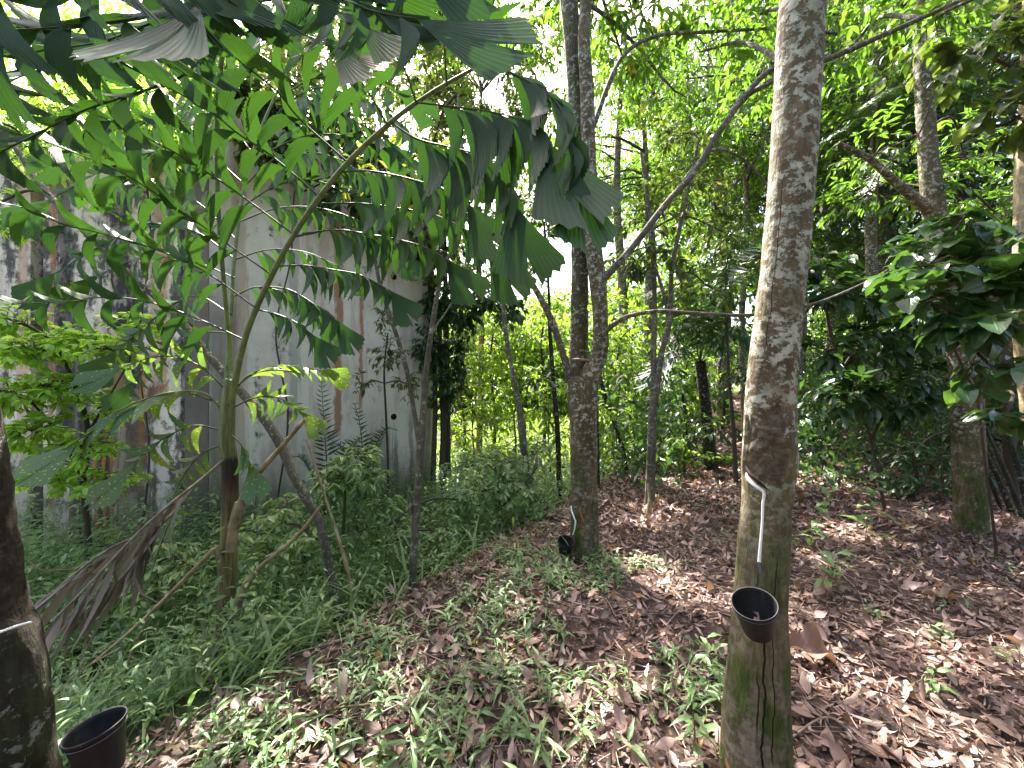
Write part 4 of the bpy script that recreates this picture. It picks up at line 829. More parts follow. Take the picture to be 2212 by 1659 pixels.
tree('slim_tree', 'crooked lichen-barked slim tree forking low between palm and forked rubber tree', 'tree',
     [[(889, 1335, 3.3, 19), (892, 1250, 3.3, 17), (898, 1120, 3.3, 17), (905, 1030, 3.3, 16), (908, 960, 3.3, 17), (915, 880, 3.3, 14), (922, 790, 3.3, 12), (936, 690, 3.3, 11), (955, 590, 3.3, 9), (985, 510, 3.35, 7), (1000, 380, 3.4, 6), (990, 200, 3.5, 5)], [(905, 955, 3.3, 12), (893, 880, 3.28, 10), (876, 790, 3.26, 10), (850, 705, 3.25, 9), (822, 620, 3.24, 8), (806, 540, 3.24, 7), (780, 440, 3.25, 6), (735, 340, 3.3, 5), (690, 260, 3.3, 4)], [(930, 720, 3.3, 5), (960, 680, 3.4, 4), (985, 640, 3.5, 3)], [(887, 1110, 3.28, 10), (884, 1080, 3.27, 8), (882, 1062, 3.27, 4)]],
     [K(860, 430, 3.9, 80, 60, .4, 9), K(960, 470, 3.9, 60, 60, .4, 8), K(770, 380, 3.7, 60, 60, .4, 7), K(930, 330, 4.0, 80, 70, .4, 9)], 'olive', ROUND_LO, .11, 9, .8, 'bark_slim')
tree('slim_tree', 'slender grey tree leaning far left behind the palm trunk', 'tree',
     [[(738, 1372, 3.15, 24), (730, 1310, 3.15, 20), (712, 1230, 3.15, 18), (690, 1130, 3.15, 18), (640, 1040, 3.15, 19), (600, 950, 3.2, 20), (550, 880, 3.2, 19), (470, 790, 3.2, 17), (375, 676, 3.25, 16), (300, 610, 3.3, 15), (250, 565, 3.3, 14), (115, 432, 3.4, 13), (50, 345, 3.5, 11), (-60, 180, 3.6, 9)]],
     [K(60, 300, 3.8, 110, 90, .4, 16), K(160, 240, 4.2, 90, 60, .4, 12), K(-20, 450, 3.6, 70, 80, .4, 8), K(250, 180, 4.2, 80, 60, .4, 8)], 'lime', LEAF_MD, .12, 10, .6, 'bark_slim')
tree('slim_tree', 'thin grey sapling trunk with peeling bark left of the forked rubber tree', 'tree', [[(1150, 1075, 5.6, 16), (1138, 1010, 5.6, 13), (1128, 940, 5.6, 15), (1120, 870, 5.6, 12), (1104, 790, 5.6, 10), (1090, 700, 5.6, 9), (1085, 640, 5.6, 8), (1060, 590, 5.7, 6)]],
     [K(1050, 600, 5.9, 50, 30, .4, 6), K(1110, 560, 5.9, 60, 40, .4, 7)], 'olive', LEAF_MD, .15, 8, .1, 'bark_slim')
tree('slim_tree', 'straight dark sapling just left of the forked rubber tree', 'tree', [[(1208, 1040, 6.5, 12), (1204, 930, 6.5, 11), (1196, 830, 6.5, 10), (1188, 720, 6.5, 8), (1185, 620, 6.5, 6), (1175, 480, 6.6, 5)]],
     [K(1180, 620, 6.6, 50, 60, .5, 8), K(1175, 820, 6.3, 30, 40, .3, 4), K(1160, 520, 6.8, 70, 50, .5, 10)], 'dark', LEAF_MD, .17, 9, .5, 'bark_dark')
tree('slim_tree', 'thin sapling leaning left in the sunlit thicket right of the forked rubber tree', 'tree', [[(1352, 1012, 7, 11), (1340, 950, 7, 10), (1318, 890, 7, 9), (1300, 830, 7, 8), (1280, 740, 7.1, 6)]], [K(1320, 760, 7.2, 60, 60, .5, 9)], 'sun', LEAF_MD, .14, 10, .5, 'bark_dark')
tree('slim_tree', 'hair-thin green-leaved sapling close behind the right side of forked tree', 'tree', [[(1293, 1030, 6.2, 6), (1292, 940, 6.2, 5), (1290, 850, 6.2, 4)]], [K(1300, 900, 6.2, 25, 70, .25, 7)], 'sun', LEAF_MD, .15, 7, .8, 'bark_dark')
tree('sapling', 'small yellow-leaved sapling standing against the grey concrete wall', 'sapling', [[(838, 1075, 6.3, 6), (838, 1000, 6.3, 5), (834, 900, 6.3, 5), (830, 800, 6.2, 4), (838, 720, 6.2, 3)]], [K(840, 760, 6.1, 50, 50, .35, 14), K(880, 830, 6.2, 40, 50, .35, 11), K(830, 690, 6.1, 50, 30, .3, 8), K(790, 830, 6., 25, 30, .3, 5)], 'olive', LEAF_MD, .10, 11, .75, 'twig')
# sunlit thicket in the gap
for (u, d, top, lf, tt, lab) in [(1000, 9.2, 690, 'sun', .5, 'bright sapling at the left of the sunlit gap'), (1065, 10.5, 650, 'sun', .7, 'yellow-green sapling in the centre of the sunlit gap'), (1130, 9.6, 720, 'sun', .55, 'sapling with backlit leaves behind the peeling-bark stem'), (1175, 12.5, 620, 'sun', .6, 'tall backlit sapling at the rear of the sunlit gap'), (1335, 9.4, 700, 'sun', .5, 'sunlit sapling seen just right of the forked trunk'), (1370, 11.5, 640, 'sun', .6, 'tall sunlit sapling behind the twin-stemmed slim tree'), (1480, 9.0, 760, 'sun', .45, 'leafy sapling right of the twin-stemmed slim tree'), (1560, 11, 720, 'rubber', .5, 'green sapling behind the dark palm trunk'), (965, 11.5, 560, 'sun', .4, 'tall leafy sapling rising past the corner of the wall'), (1260, 11.0, 660, 'sun', .6, 'backlit sapling directly behind the forked trunk')]:
    vb = CY+(EYE-float(ground(A((u-CX)/F*d), A(d))))/d*F; H = vb-top
    tree('sapling', lab, 'sapling', [[(u, vb, d, 8), (u+4, vb-H*.3, d, 6), (u-6, vb-H*.6, d, 5), (u+5, vb-H*.9, d, 3)]],
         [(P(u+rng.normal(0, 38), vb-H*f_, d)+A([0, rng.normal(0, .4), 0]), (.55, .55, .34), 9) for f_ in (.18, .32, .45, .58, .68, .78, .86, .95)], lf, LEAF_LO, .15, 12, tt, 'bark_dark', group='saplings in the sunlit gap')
# taller trees in front of the sky, centre
for (u, d, top, w_, lf, ll, lab) in [(985, 13, 40, 26, 'olive', .2, 'tall dark-leaved tree against the white sky above the wall corner'), (1340, 13.5, 40, 26, 'rubber', .2, 'tall bright tree behind the forked rubber tree'), (1560, 13, -40, 28, 'rubber', .2, 'tall rubber tree crown above the dark palm'), (1800, 14, 0, 26, 'dark', .2, 'tall dark tree behind the near pale trunk'), (2080, 11, -60, 30, 'dark', .2, 'tall dark tree filling the upper right corner'), (1700, 9.5, 60, 18, 'rubber', .17, 'bright-leaved tree rising behind the top of the near pale trunk'), (1930, 9, 40, 20, 'dark', .17, 'dense tree behind the limb of the grey dark-sided trunk'), (2230, 8, 0, 22, 'dark', .17, 'dense tree behind the yellowish edge trunk'), (1640, 16, 200, 22, 'rubber', .2, 'farther tree behind the dark feather palm'), (1900, 17, 150, 22, 'rubber', .2, 'farther tree over the end of the path')]:
    vb = CY+(EYE-float(ground(A((u-CX)/F*d), A(d))))/d*F; H = vb-top
    tree('forest_tree', lab, 'tree', [[(u, vb, d, w_), (u+6, vb-H*.3, d, w_*.8), (u-8, vb-H*.6, d, w_*.6), (u+10, vb-H*.95, d, w_*.3)]],
         [(P(u+rng.normal(0, 75 if u < 1600 else 105), vb-H*f_, d)+A([0, rng.normal(0, .9), 0]), (1.3, 1.2, .75) if u < 1600 else (1.8, 1.6, .9), 13 if u < 1600 else 22) for f_ in ((.6, .66, .72, .78, .84, .9, .96, 1.0) if u < 1400 else (.36, .41, .45, .48, .52, .55, .58, .61, .64, .67, .70, .73, .76, .79, .82, .85, .88, .91, .94, .97, 1.0, 1.02))], lf, LEAF_LO, ll, 13, .4, 'bark', group='tall trees behind the thicket', limb=.03)
tree('forest_tree', 'leafy tree leaning over the top of the grey wall behind the palm', 'tree', [[(640, 900, 9.5, 26), (640, 400, 9.5, 22), (650, 150, 9.5, 14), (640, 0, 9.5, 8)]], [(P(u, v, 9.2+rng.normal(0, .4)), (1.2, .9, .7), 30) for u, v in ((520, 230), (600, 290), (700, 260), (800, 330), (880, 280), (940, 380), (560, 120), (680, 130), (800, 180), (900, 150), (620, 20), (760, 40), (880, 40), (470, 40))]+[((-3.0, 7.0, 7.4), (1.3, .7, .6), 20), ((-4.4, 7.0, 7.2), (1.3, .7, .6), 20), ((-1.9, 7.4, 7.6), (1.1, .7, .6), 20), ((-5.6, 7.0, 7.0), (1.2, .7, .6), 20), ((-3.8, 8.2, 8.6), (1.5, .8, .7), 22)], 'olive', LEAF_LO, .17, 13, .55, 'bark', base=(-5.5, 9.6, 0))
tree('forest_tree', 'yellow-leaved tree rising behind the stained wall at upper left', 'tree', [[(140, 1000, 8, 26), (150, 600, 8, 22), (130, 300, 8, 16), (150, 100, 8, 10)]], [(P(u, v, 8+rng.normal(0, .4)), (1.2, .9, .7), 28) for u, v in ((60, 230), (200, 160), (120, 80), (320, 100), (30, 60), (240, 30), (420, 60))], 'lime', LEAF_LO, .16, 12, .6, 'bark', base=(-9, 8, 0))
# shrubs at right
tree('broadleaf_shrub', 'shrub with big round shiny leaves before the right-hand trunks', 'shrub', [[(2150, 1175, 3.6, 6), (2128, 1000, 3.5, 5), (2110, 850, 3.4, 5), (2080, 700, 3.3, 6), (2070, 620, 3.3, 4)], [(2112, 860, 3.4, 6), (2040, 720, 3.2, 4), (1960, 660, 3.1, 3)]],
     [K(2110, 690, 2.67, 70, 40, .3, 7), K(2040, 640, 2.75, 70, 40, .3, 6), K(2150, 800, 2.58, 50, 60, .3, 5), K(2150, 620, 2.67, 50, 40, .3, 5), K(1990, 590, 2.92, 60, 40, .3, 5), K(2170, 900, 2.49, 40, 40, .2, 3), K(2060, 500, 2.92, 60, 60, .3, 6), K(2160, 530, 2.75, 50, 50, .3, 5)], 'dark', ROUND, .20, 6, .5, 'twig', flat=.3, droop=.2)
tree('broadleaf_shrub', 'dark glossy shrub just right of the near pale trunk', 'shrub', [[(1915, 1125, 5.0, 7), (1888, 980, 5.0, 6), (1850, 850, 4.9, 5), (1800, 740, 4.8, 7), (1780, 640, 4.8, 5)], [(1880, 950, 5.0, 8), (1940, 830, 5, 6), (1980, 720, 5.0, 4)]],
     [K(1780, 640, 4.6, 60, 50, .4, 14), K(1850, 640, 4.8, 70, 50, .4, 16), K(1790, 760, 4.6, 60, 50, .4, 14), K(1880, 740, 4.9, 70, 60, .4, 17), K(1960, 720, 4.9, 70, 60, .4, 16), K(1840, 850, 4.7, 70, 50, .4, 16), K(1930, 880, 4.9, 60, 50, .4, 14), K(1770, 570, 4.8, 60, 40, .4, 11), K(1980, 820, 4.8, 50, 60, .4, 11)], 'dark', LEAF_MD, .20, 9, .35, 'twig', droop=.3, wsc=1.25)
tree('broadleaf_shrub', 'dark leafy bush filling the shade at the far right', 'shrub', [[(2190, 1120, 5.4, 25), (2180, 950, 5.4, 19), (2170, 780, 5.4, 14), (2150, 600, 5.5, 9)]],
     [K(2170, 560, 5.6, 80, 70, .5, 22), K(2190, 700, 5.5, 70, 70, .5, 19), K(2040, 820, 5.8, 60, 60, .5, 16), K(2170, 860, 5.6, 70, 60, .5, 16), K(1990, 560, 6., 80, 60, .5, 19), K(2060, 930, 6., 60, 50, .5, 12), K(1930, 960, 6.4, 60, 40, .5, 12)], 'dark', LEAF_MD, .17, 10, .3, 'twig')
tree('broadleaf_shrub', 'shaded shrub between the dark palm and the near pale trunk', 'shrub', [[(1590, 1050, 6.4, 10), (1585, 930, 6.4, 8), (1575, 820, 6.4, 6), (1570, 700, 6.4, 4)]],
     [K(1570, 720, 6.4, 60, 50, .5, 12), K(1600, 820, 6.4, 50, 50, .5, 10), K(1580, 620, 6.4, 70, 50, .5, 12), K(1490, 720, 6.8, 60, 40, .5, 9), K(1590, 520, 6.4, 70, 50, .5, 10), K(1560, 930, 6.8, 50, 40, .5, 8)], 'dark', LEAF_MD, .15, 10, .4, 'twig')
tree('lime_shrub', 'bright lime-green shrub in front of the stained wall at left', 'shrub', [[(190, 1165, 3.7, 12), (180, 1050, 3.65, 10), (190, 930, 3.6, 9), (160, 830, 3.55, 7), (120, 740, 3.5, 5)], [(182, 1040, 3.65, 7), (120, 930, 3.5, 5), (60, 860, 3.4, 4)], [(188, 940, 3.6, 6), (240, 850, 3.55, 4), (280, 780, 3.5, 3)]],
     [K(60, 760, 3.4, 70, 40, .3, 22), K(150, 740, 3.5, 70, 40, .3, 22), K(240, 760, 3.5, 60, 40, .3, 17), K(40, 850, 3.3, 60, 40, .3, 18), K(140, 840, 3.5, 70, 40, .3, 20), K(220, 880, 3.5, 70, 40, .3, 18), K(90, 930, 3.4, 70, 40, .3, 20), K(180, 970, 3.5, 70, 40, .3, 18), K(110, 1030, 3.5, 70, 40, .3, 17), K(240, 1040, 3.6, 50, 40, .3, 11), K(20, 690, 3.4, 50, 40, .3, 13), K(300, 700, 3.6, 40, 30, .3, 10)], 'lime', ROUND_LO, .082, 14, .75, 'twig', droop=.15)
tree('low_bush', 'bluish-green low bush of small leaves left of the forked rubber tree', 'bush', [[(1080, 1130, 5.0, 8), (1078, 1070, 5.0, 6), (1070, 1010, 5.0, 4)], [(1080, 1100, 5., 5), (1130, 1050, 5., 4), (1160, 1010, 5., 3)]],
     [K(1040, 1060, 5.0, 60, 40, .5, 18), K(1110, 1050, 5.0, 60, 40, .5, 18), K(1080, 1000, 5.1, 70, 30, .5, 14), K(1160, 1080, 4.9, 40, 30, .4, 10), K(1000, 1100, 4.9, 50, 30, .4, 10), K(1010, 1010, 5.6, 60, 40, .5, 12), K(1160, 980, 5.6, 40, 40, .4, 9)], 'herb', LEAF_LO, .10, 13, .35, 'twig')
tree('low_bush', 'fresh green leafy bush below the grey wall behind the leaning stick', 'bush', [[(740, 1180, 3.7, 7), (745, 1080, 3.7, 6), (742, 1010, 3.65, 4), (760, 970, 3.6, 3)]],
     [K(770, 985, 3.5, 50, 25, .3, 8), K(720, 1040, 3.6, 40, 30, .3, 8), K(800, 1020, 3.6, 40, 30, .3, 8), K(740, 1020, 3.7, 60, 30, .3, 10), K(700, 1060, 3.7, 50, 30, .3, 9), K(790, 1040, 3.7, 40, 30, .3, 8)], 'herb', LEAF_MD, .11, 9, .5, 'greentwig')
tree('forest_tree', 'olive-leaved tree speckling the bright sky between palm and forked tree', 'tree', [[(1035, 960, 11.5, 14), (1040, 700, 11.5, 12), (1028, 450, 11.5, 9), (1040, 200, 11.5, 5)]],
     [K(u, v, 11.5, 70, 55, .7, 22) for u, v in ((960, 120), (1040, 80), (1110, 150), (930, 230), (1010, 260), (1090, 260), (1160, 240), (980, 350), (1060, 380), (1140, 350), (1180, 450), (950, 460), (1070, 480), (1020, 560), (1120, 560), (1190, 90), (1000, 20), (1080, 330), (1030, 180), (980, 200), (1140, 60), (1060, 20), (950, 40))], 'olive', LEAF_MD, .2, 18, .35, 'bark', limb=.02)
tree('low_bush', 'dark bush crouching in the shade left of the grey dark-sided trunk', 'bush', [[(1990, 1110, 5.6, 7), (1980, 1040, 5.6, 5), (1970, 980, 5.6, 3)]],
     [K(1960, 980, 5.6, 50, 40, .4, 9), K(2030, 1010, 5.5, 50, 40, .4, 9), K(1990, 1060, 5.4, 50, 30, .4, 8), K(1930, 1040, 5.8, 40, 30, .4, 7), K(2050, 930, 5.6, 50, 40, .4, 8)], 'dark', LEAF_MD, .14, 9, .4, 'twig')
tree('low_bush', 'small bush just right of the near pale trunk where the path narrows', 'bush', [[(1750, 1050, 7.5, 6), (1755, 990, 7.5, 4), (1760, 940, 7.5, 3)]],
     [K(1745, 950, 7.5, 35, 30, .4, 8), K(1775, 1000, 7.4, 35, 25, .4, 7), K(1730, 900, 7.6, 35, 30, .4, 7)], 'dark', LEAF_MD, .13, 9, .5, 'twig')
tree('low_bush', 'sunlit bush in front of the dark feather palm trunk', 'bush', [[(1470, 1050, 7.0, 6), (1480, 990, 7.0, 4), (1475, 930, 7.0, 3)]],
     [K(1470, 950, 7.0, 40, 30, .4, 9), K(1500, 990, 7.0, 40, 25, .4, 8), K(1440, 990, 7.0, 40, 30, .4, 8), K(1580, 1000, 7.6, 40, 30, .4, 8), K(1340, 990, 7.0, 40, 30, .4, 8)], 'sun', LEAF_MD, .13, 9, .4, 'twig')
tree('low_bush', 'dark broad bush in the bottom of the far-right thicket behind the stakes', 'bush', [[(2180, 1090, 6.2, 7), (2175, 1000, 6.2, 5), (2170, 900, 6.2, 3)]],
     [K(2170, 930, 6.2, 50, 50, .4, 9), K(2200, 1010, 6.0, 40, 40, .4, 8), K(2140, 1000, 6.4, 40, 40, .4, 8), K(2220, 850, 6.0, 40, 50, .4, 8)], 'dark', LEAF_MD, .15, 9, .3, 'twig')
for (u, d, v, lab) in [(1020, 8.2, 930, 'yellow-green bush low at the left side of the sunlit gap'), (1110, 9.0, 900, 'yellow-green bush in the middle of the sunlit gap'), (1185, 8.0, 950, 'sunlit bush just left of the forked trunk'), (1330, 8.3, 930, 'sunlit bush just right of the forked trunk'), (1400, 9.5, 880, 'bright bush behind the twin-stemmed slim tree'), (1070, 12.5, 800, 'bright bush farthest back in the sunlit gap')]:
    tree('low_bush', lab, 'bush', [[(u, v+140, d, 5), (u+4, v+60, d, 4), (u, v, d, 3)]], [K(u+a_, v+b_, d+rng.normal(0, .2), 42, 38, .4, 8) for a_, b_ in ((-30, 10), (30, -10), (0, -60), (-20, 70), (35, 60), (10, -110))], 'sun', LEAF_LO, .14, 10, .6, 'twig', group='bushes in the sunlit gap')
tree('climbing_vine', 'leafy creeper spilling over the top of the stained wall at left', 'vine', [[(300, 1190, 4.9, 5), (322, 980, 4.9, 4), (300, 760, 4.9, 3), (325, 500, 4.9, 3), (300, 300, 4.85, 4)], [(320, 420, 4.88, 4), (150, 320, 4.85, 3), (0, 300, 4.8, 3)]],
     [K(u, v, 4.7, 60, 40, .25, 14) for u, v in ((20, 270), (100, 250), (180, 280), (260, 250), (340, 270), (420, 260), (60, 330), (230, 330), (380, 330), (130, 200), (300, 190), (440, 190))], 'lime', ROUND_LO, .10, 11, .3, 'twig', droop=.7)
tree('climbing_vine', 'broad-leaved creeper covering the upper part of the grey wall', 'vine', [[(600, 1080, 5.9, 4), (622, 900, 5.9, 4), (596, 720, 5.9, 3), (628, 560, 5.9, 3), (640, 400, 5.9, 3), (700, 280, 6.0, 3)], [(640, 420, 5.9, 4), (760, 380, 6.2, 3), (880, 430, 6.6, 3), (930, 520, 6.8, 3)]],
     [K(u, v, d, 55, 50, .25, 17) for u, v, d in ((480, 170, 5.2), (540, 220, 5.3), (600, 210, 5.5), (650, 270, 5.7), (710, 250, 5.8), (760, 320, 6.0), (820, 330, 6.2), (870, 390, 6.4), (920, 440, 6.6), (800, 430, 6.2), (860, 490, 6.4), (920, 560, 6.7), (740, 420, 6.), (640, 350, 5.7), (560, 320, 5.4), (940, 340, 6.6), (970, 420, 6.8))], 'olive', ROUND_LO, .15, 12, .55, 'twig', droop=.7)
tree('low_bush', 'pale-leaved herb clump standing directly behind the palm trunk', 'bush', [[(600, 1260, 3.5, 6), (610, 1180, 3.5, 5), (620, 1110, 3.5, 3)], [(605, 1220, 3.5, 5), (560, 1150, 3.5, 3)]],
     [K(620, 1100, 3.4, 60, 30, .3, 8), K(560, 1150, 3.4, 50, 30, .3, 7), K(660, 1150, 3.4, 50, 30, .3, 8), K(590, 1190, 3.3, 60, 30, .3, 8)], 'herb', LEAF_MD, .10, 9, .8, 'greentwig')
tree('low_bush', 'leafy herb clump to the left of the palm trunk below the dead frond', 'bush', [[(330, 1330, 3.3, 6), (340, 1250, 3.3, 5), (345, 1180, 3.3, 3)]],
     [K(340, 1190, 3.3, 60, 30, .3, 8), K(280, 1240, 3.2, 60, 30, .3, 8), K(410, 1220, 3.3, 50, 30, .3, 8), K(350, 1270, 3.1, 70, 30, .3, 8), K(220, 1180, 3.6, 60, 40, .3, 8)], 'herb', LEAF_MD, .10, 9, .75, 'greentwig')
tree('low_bush', 'shadowy bush at the foot of the grey wall left of the crooked slim tree', 'bush', [[(830, 1240, 3.9, 6), (835, 1180, 3.9, 5), (830, 1110, 3.9, 3)]],
     [K(820, 1090, 3.9, 50, 30, .3, 8), K(780, 1150, 3.8, 50, 30, .3, 8), K(860, 1150, 3.9, 40, 30, .3, 7), K(960, 1150, 4.2, 50, 40, .3, 9), K(1000, 1080, 4.6, 50, 40, .3, 9)], 'herb', LEAF_MD, .11, 9, .3, 'greentwig')
tree('climbing_vine', 'dark tangled climber hanging over the right corner of the grey wall', 'vine', [[(955, 1040, 7.4, 16), (958, 900, 7.4, 14), (950, 760, 7.4, 12), (960, 640, 7.3, 10), (1050, 620, 7.0, 4), (1110, 640, 6.8, 3)], [(935, 1050, 7.3, 12), (940, 850, 7.3, 10), (930, 650, 7.3, 8), (940, 450, 7.3, 6)], [(968, 1030, 7.5, 12), (966, 800, 7.5, 11), (960, 500, 7.5, 9)]],
     [K(950, 640, 7.2, 54, 65, .4, 32), K(940, 740, 7.2, 54, 65, .4, 32), K(990, 680, 7.1, 54, 52, .4, 28), K(1040, 650, 6.9, 54, 39, .4, 22), K(960, 830, 7.2, 54, 65, .4, 28), K(950, 540, 7.3, 67, 65, .4, 28), K(1090, 670, 6.8, 54, 39, .4, 18), K(920, 450, 7.4, 67, 65, .4, 24), K(990, 770, 7.2, 33, 65, .3, 18)], 'dark', LEAF_LO, .135, 15, .3, 'twig', droop=.6)
# ------------------------------------------------------------------ feather palms
def feather(gl, gt, pts, n, ll, tint, thick=.01, hang=.5, wid=1.):
    p, r = tube(gt, pts, np.linspace(thick, thick*.3, len(pts)), 6, 60, cap=False)
    j = np.linspace(10, 58, n).astype(int); t_ = unit(p[np.minimum(j+1, 59)]-p[j-1])
    for sgn in (-1, 1):
        side = unit(np.cross(t_, A([0, 0, 1.])))*sgn
        s = np.linspace(0, 1, n); L = ll*(.55+.9*s*(1-s)*2-.25*s)
        dr = unit(t_*.55+side+A([0, 0, -hang])*rng.uniform(.7, 1.3, (n, 1))+rng.normal(0, .06, (n, 3)))
        inst(gl, STRAP, p[j], dr, unit(np.cross(t_, side)*sgn+rng.normal(0, .15, (n, 3))), L*rng.uniform(.9, 1.1, n), np.clip(tint+rng.normal(0, .12, n), 0, 1), rng.uniform(.3, 1., n), wid*1.9)
def fpalm(name, label, base_uvd, stem, fronds, ll, n, tint, hang=.5, wid=1., mat='greypalm', group=None):
    b = P(*base_uvd); b[2] = float(ground(b[0], b[1])); t_ = thing(name, label, 'palm', b, group)
    if stem:
        g = Geo(); w, r = path(stem); w[0][2] = b[2]-.05; tube(g, w, r, 12, 60, .08); g.build('trunk', M['bark_dark'], t_, b)
    for f in fronds:
        gl, gt = Geo(), Geo(); feather(gl, gt, A([P(*q) for q in f]), n, ll, tint+rng.normal(0, .1), .012, hang, wid)
        o = gt.build('frond', M['axis'], t_, b); gl.build('leaflets', M[mat], o, b)
    return t_
fpalm('feather_palm', 'dark feather-leaved palm with black trunk left of the near pale tree', (1538, 1010, 7.4), [(1538, 1012, 7.4, 28), (1530, 940, 7.4, 24), (1522, 860, 7.4, 22), (1512, 780, 7.4, 22)],
      [[(1512, 785, 7.4), (1490, 690, 7.3), (1440, 620, 7.1), (1380, 640, 6.9)], [(1512, 785, 7.4), (1530, 680, 7.2), (1580, 600, 6.9), (1640, 600, 6.6)], [(1512, 785, 7.4), (1515, 660, 7.2), (1510, 570, 6.9), (1490, 540, 6.5)], [(1512, 785, 7.4), (1560, 720, 7.2), (1610, 720, 6.9), (1650, 770, 6.6)], [(1512, 785, 7.4), (1470, 750, 7.2), (1430, 780, 7.0), (1400, 860, 6.8)], [(1512, 785, 7.4), (1545, 640, 7.6), (1600, 540, 7.8), (1680, 500, 8)]], .62, 46, .3, 1.0, 1.)
fpalm('feather_palm', 'feather palm with long fronds high in the upper right', (2090, 1000, 7.0), [(2090, 1050, 7, 30), (2085, 800, 7, 26), (2080, 500, 7, 24), (2075, 330, 7, 24)],
      [[(2075, 330, 7), (2000, 230, 6.8), (1930, 190, 6.5), (1860, 230, 6.2)], [(2075, 330, 7), (2060, 200, 6.8), (2020, 130, 6.5), (1960, 110, 6.2)], [(2075, 330, 7), (2120, 210, 6.8), (2180, 160, 6.5), (2230, 180, 6.2)], [(2075, 330, 7), (2000, 310, 6.8), (1920, 340, 6.5), (1870, 420, 6.3)], [(2075, 330, 7), (2150, 300, 6.6), (2200, 330, 6.3), (2240, 400, 6.1)], [(2075, 330, 7), (2090, 190, 7.2), (2100, 80, 7.2), (2120, 20, 7)], [(2075, 330, 7), (1990, 290, 7.2), (1880, 250, 7.2), (1780, 300, 7.0)]], .62, 46, .45, .7, 1., 'dark')
fpalm('palm_seedling', 'small upright feather palm seedling before the grey wall', (705, 1120, 5.3), None, [[(708, 1130, 5.3), (706, 1010, 5.35), (700, 920, 5.4), (694, 822, 5.35)], [(708, 1130, 5.3), (730, 1030, 5.2), (760, 960, 5.1), (800, 940, 5.0)], [(708, 1130, 5.3), (680, 1040, 5.2), (650, 990, 5.1), (620, 990, 5.0)]], .26, 26, .3, .1, 1.4)
fpalm('palm_seedling', 'second palm seedling with arching fronds at right of the upright one', (790, 1110, 5.9), None, [[(786, 1120, 5.9), (784, 1000, 5.9), (778, 920, 5.9), (765, 870, 5.8)], [(786, 1120, 5.9), (800, 1000, 5.8), (830, 930, 5.7), (860, 930, 5.6)], [(786, 1120, 5.9), (760, 1010, 5.8), (730, 960, 5.7), (700, 980, 5.6)]], .26, 24, .3, .2, 1.4)

# ------------------------------------------------------------------ seedlings in the path (individual)
def seedling(label, u, v, h, n, ll, tpl=LEAF_MD, tint=.5, wsc=1.):
    b = G(u, v); b[2] = float(ground(b[0], b[1])); t_ = thing('seedling', label, 'seedling', b, 'seedlings in the leaf litter')
    gl, gt = Geo(), Geo(); herb(gl, gt, b[0], b[1], h, n, ll, tpl, tint=(max(0, tint-.25), min(1, tint+.25)), up=.35, stemr=.003, wsc=wsc)
    gt.build('stem', M['greentwig'], t_, b); gl.build('leaves', M['herb'], t_, b)
seedling('bright green seedling right of the near trunk, its leaves in a loose rosette', 1790, 1278, .32, 10, .21, LEAF_HI, .5, 1.2)
seedling('tall broad-leaved seedling standing in the middle of the path behind the near trunk', 1868, 1180, .75, 15, .27, LEAF_HI, .2, 1.2)
seedling('leafy seedling close behind the right edge of the near trunk', 1745, 1190, .6, 16, .2, LEAF_HI, .3, 1.2)
seedling('dark little seedling low at the right of the litter', 2015, 1500, .16, 9, .11, LEAF_HI, .3, 1.1)
seedling('small seedling at the right in front of the grey dark-sided trunk', 2030, 1390, .14, 8, .10, LEAF_HI, .4, 1.1)
seedling('tiny sunlit seedling to the right of the forked tree foot', 1375, 1235, .12, 6, .09, LEAF_HI, .8, 1.)
seedling('spiky grass-like seedling at the bottom centre of the photo', 1165, 1640, .22, 9, .2, LANCE, .7, .8)
seedling('strappy bright seedling left of centre at the bottom edge', 905, 1650, .22, 9, .24, LANCE, .5, .8)
seedling('leafy seedling hugging the left foot of the near trunk', 1545, 1470, .2, 9, .14, LEAF_HI, .4, .9)
seedling('seedling with long leaves at the left foot of the near trunk by the bottom edge', 1500, 1610, .24, 10, .16, LANCE, .3, 1.3)
seedling('herb plant with pointed leaves at the foot of the forked tree', 1225, 1290, .18, 11, .12, LANCE, .4, 1.3)
seedling('five-leaved weed beside the yellow leaf', 1075, 1408, .10, 6, .12, LANCE, .5, 1.2)

# ------------------------------------------------------------------ individual fallen leaves, sticks and stakes
def fallen(name, label, u, v, size, tint, az, tpl=LEAF_HI, bend=.8, wsc=1., mat='litter', lift=.02, tilt=(0, 0, 1.), pit=.1):
    b = G(u, v); g = Geo()
    inst(g, tpl, (b+A([0, 0, lift]))[None], A([math.cos(az)*math.cos(pit), math.sin(az)*math.cos(pit), math.sin(pit)]), A(tilt), size, tint, bend, wsc)
    tag(g.build(name, M[mat], None, b), label, 'leaf', 'single leaves lying on the path')
BIG = leaf_tpl(12, .6, .30, .45, 3, 1.5, .5)
fallen('dry_leaf', 'large curled brown dead leaf right of the near trunk bucket', 1690, 1425, .38, .30, -.22, leaf_tpl(16, .50, .55, .45, 4, 1.5, .55), 1.1, 1., 'litter', .07, (.15, -.35, .9), .12)
fallen('yellow_leaf', 'small yellow fallen leaf at the centre of the path', 1030, 1398, .06, .5, 2.2, LEAF_HI, .7, 1.7, 'yellow', .02, (.2, -.6, .7))
fallen('dry_leaf', 'orange-brown curled leaf left of centre at the edge of the herbs', 812, 1445, .10, 1., 1.2, LEAF_HI, 1.4, 1.3, 'litter', .03, (.5, -.6, .4), .7)
fallen('dry_leaf', 'upright grey dead leaf standing among the herbs at lower left', 735, 1535, .16, .92, 1.7, LEAF_HI, .6, .9, 'dead', .03, (.3, -.9, .2), 1.1)
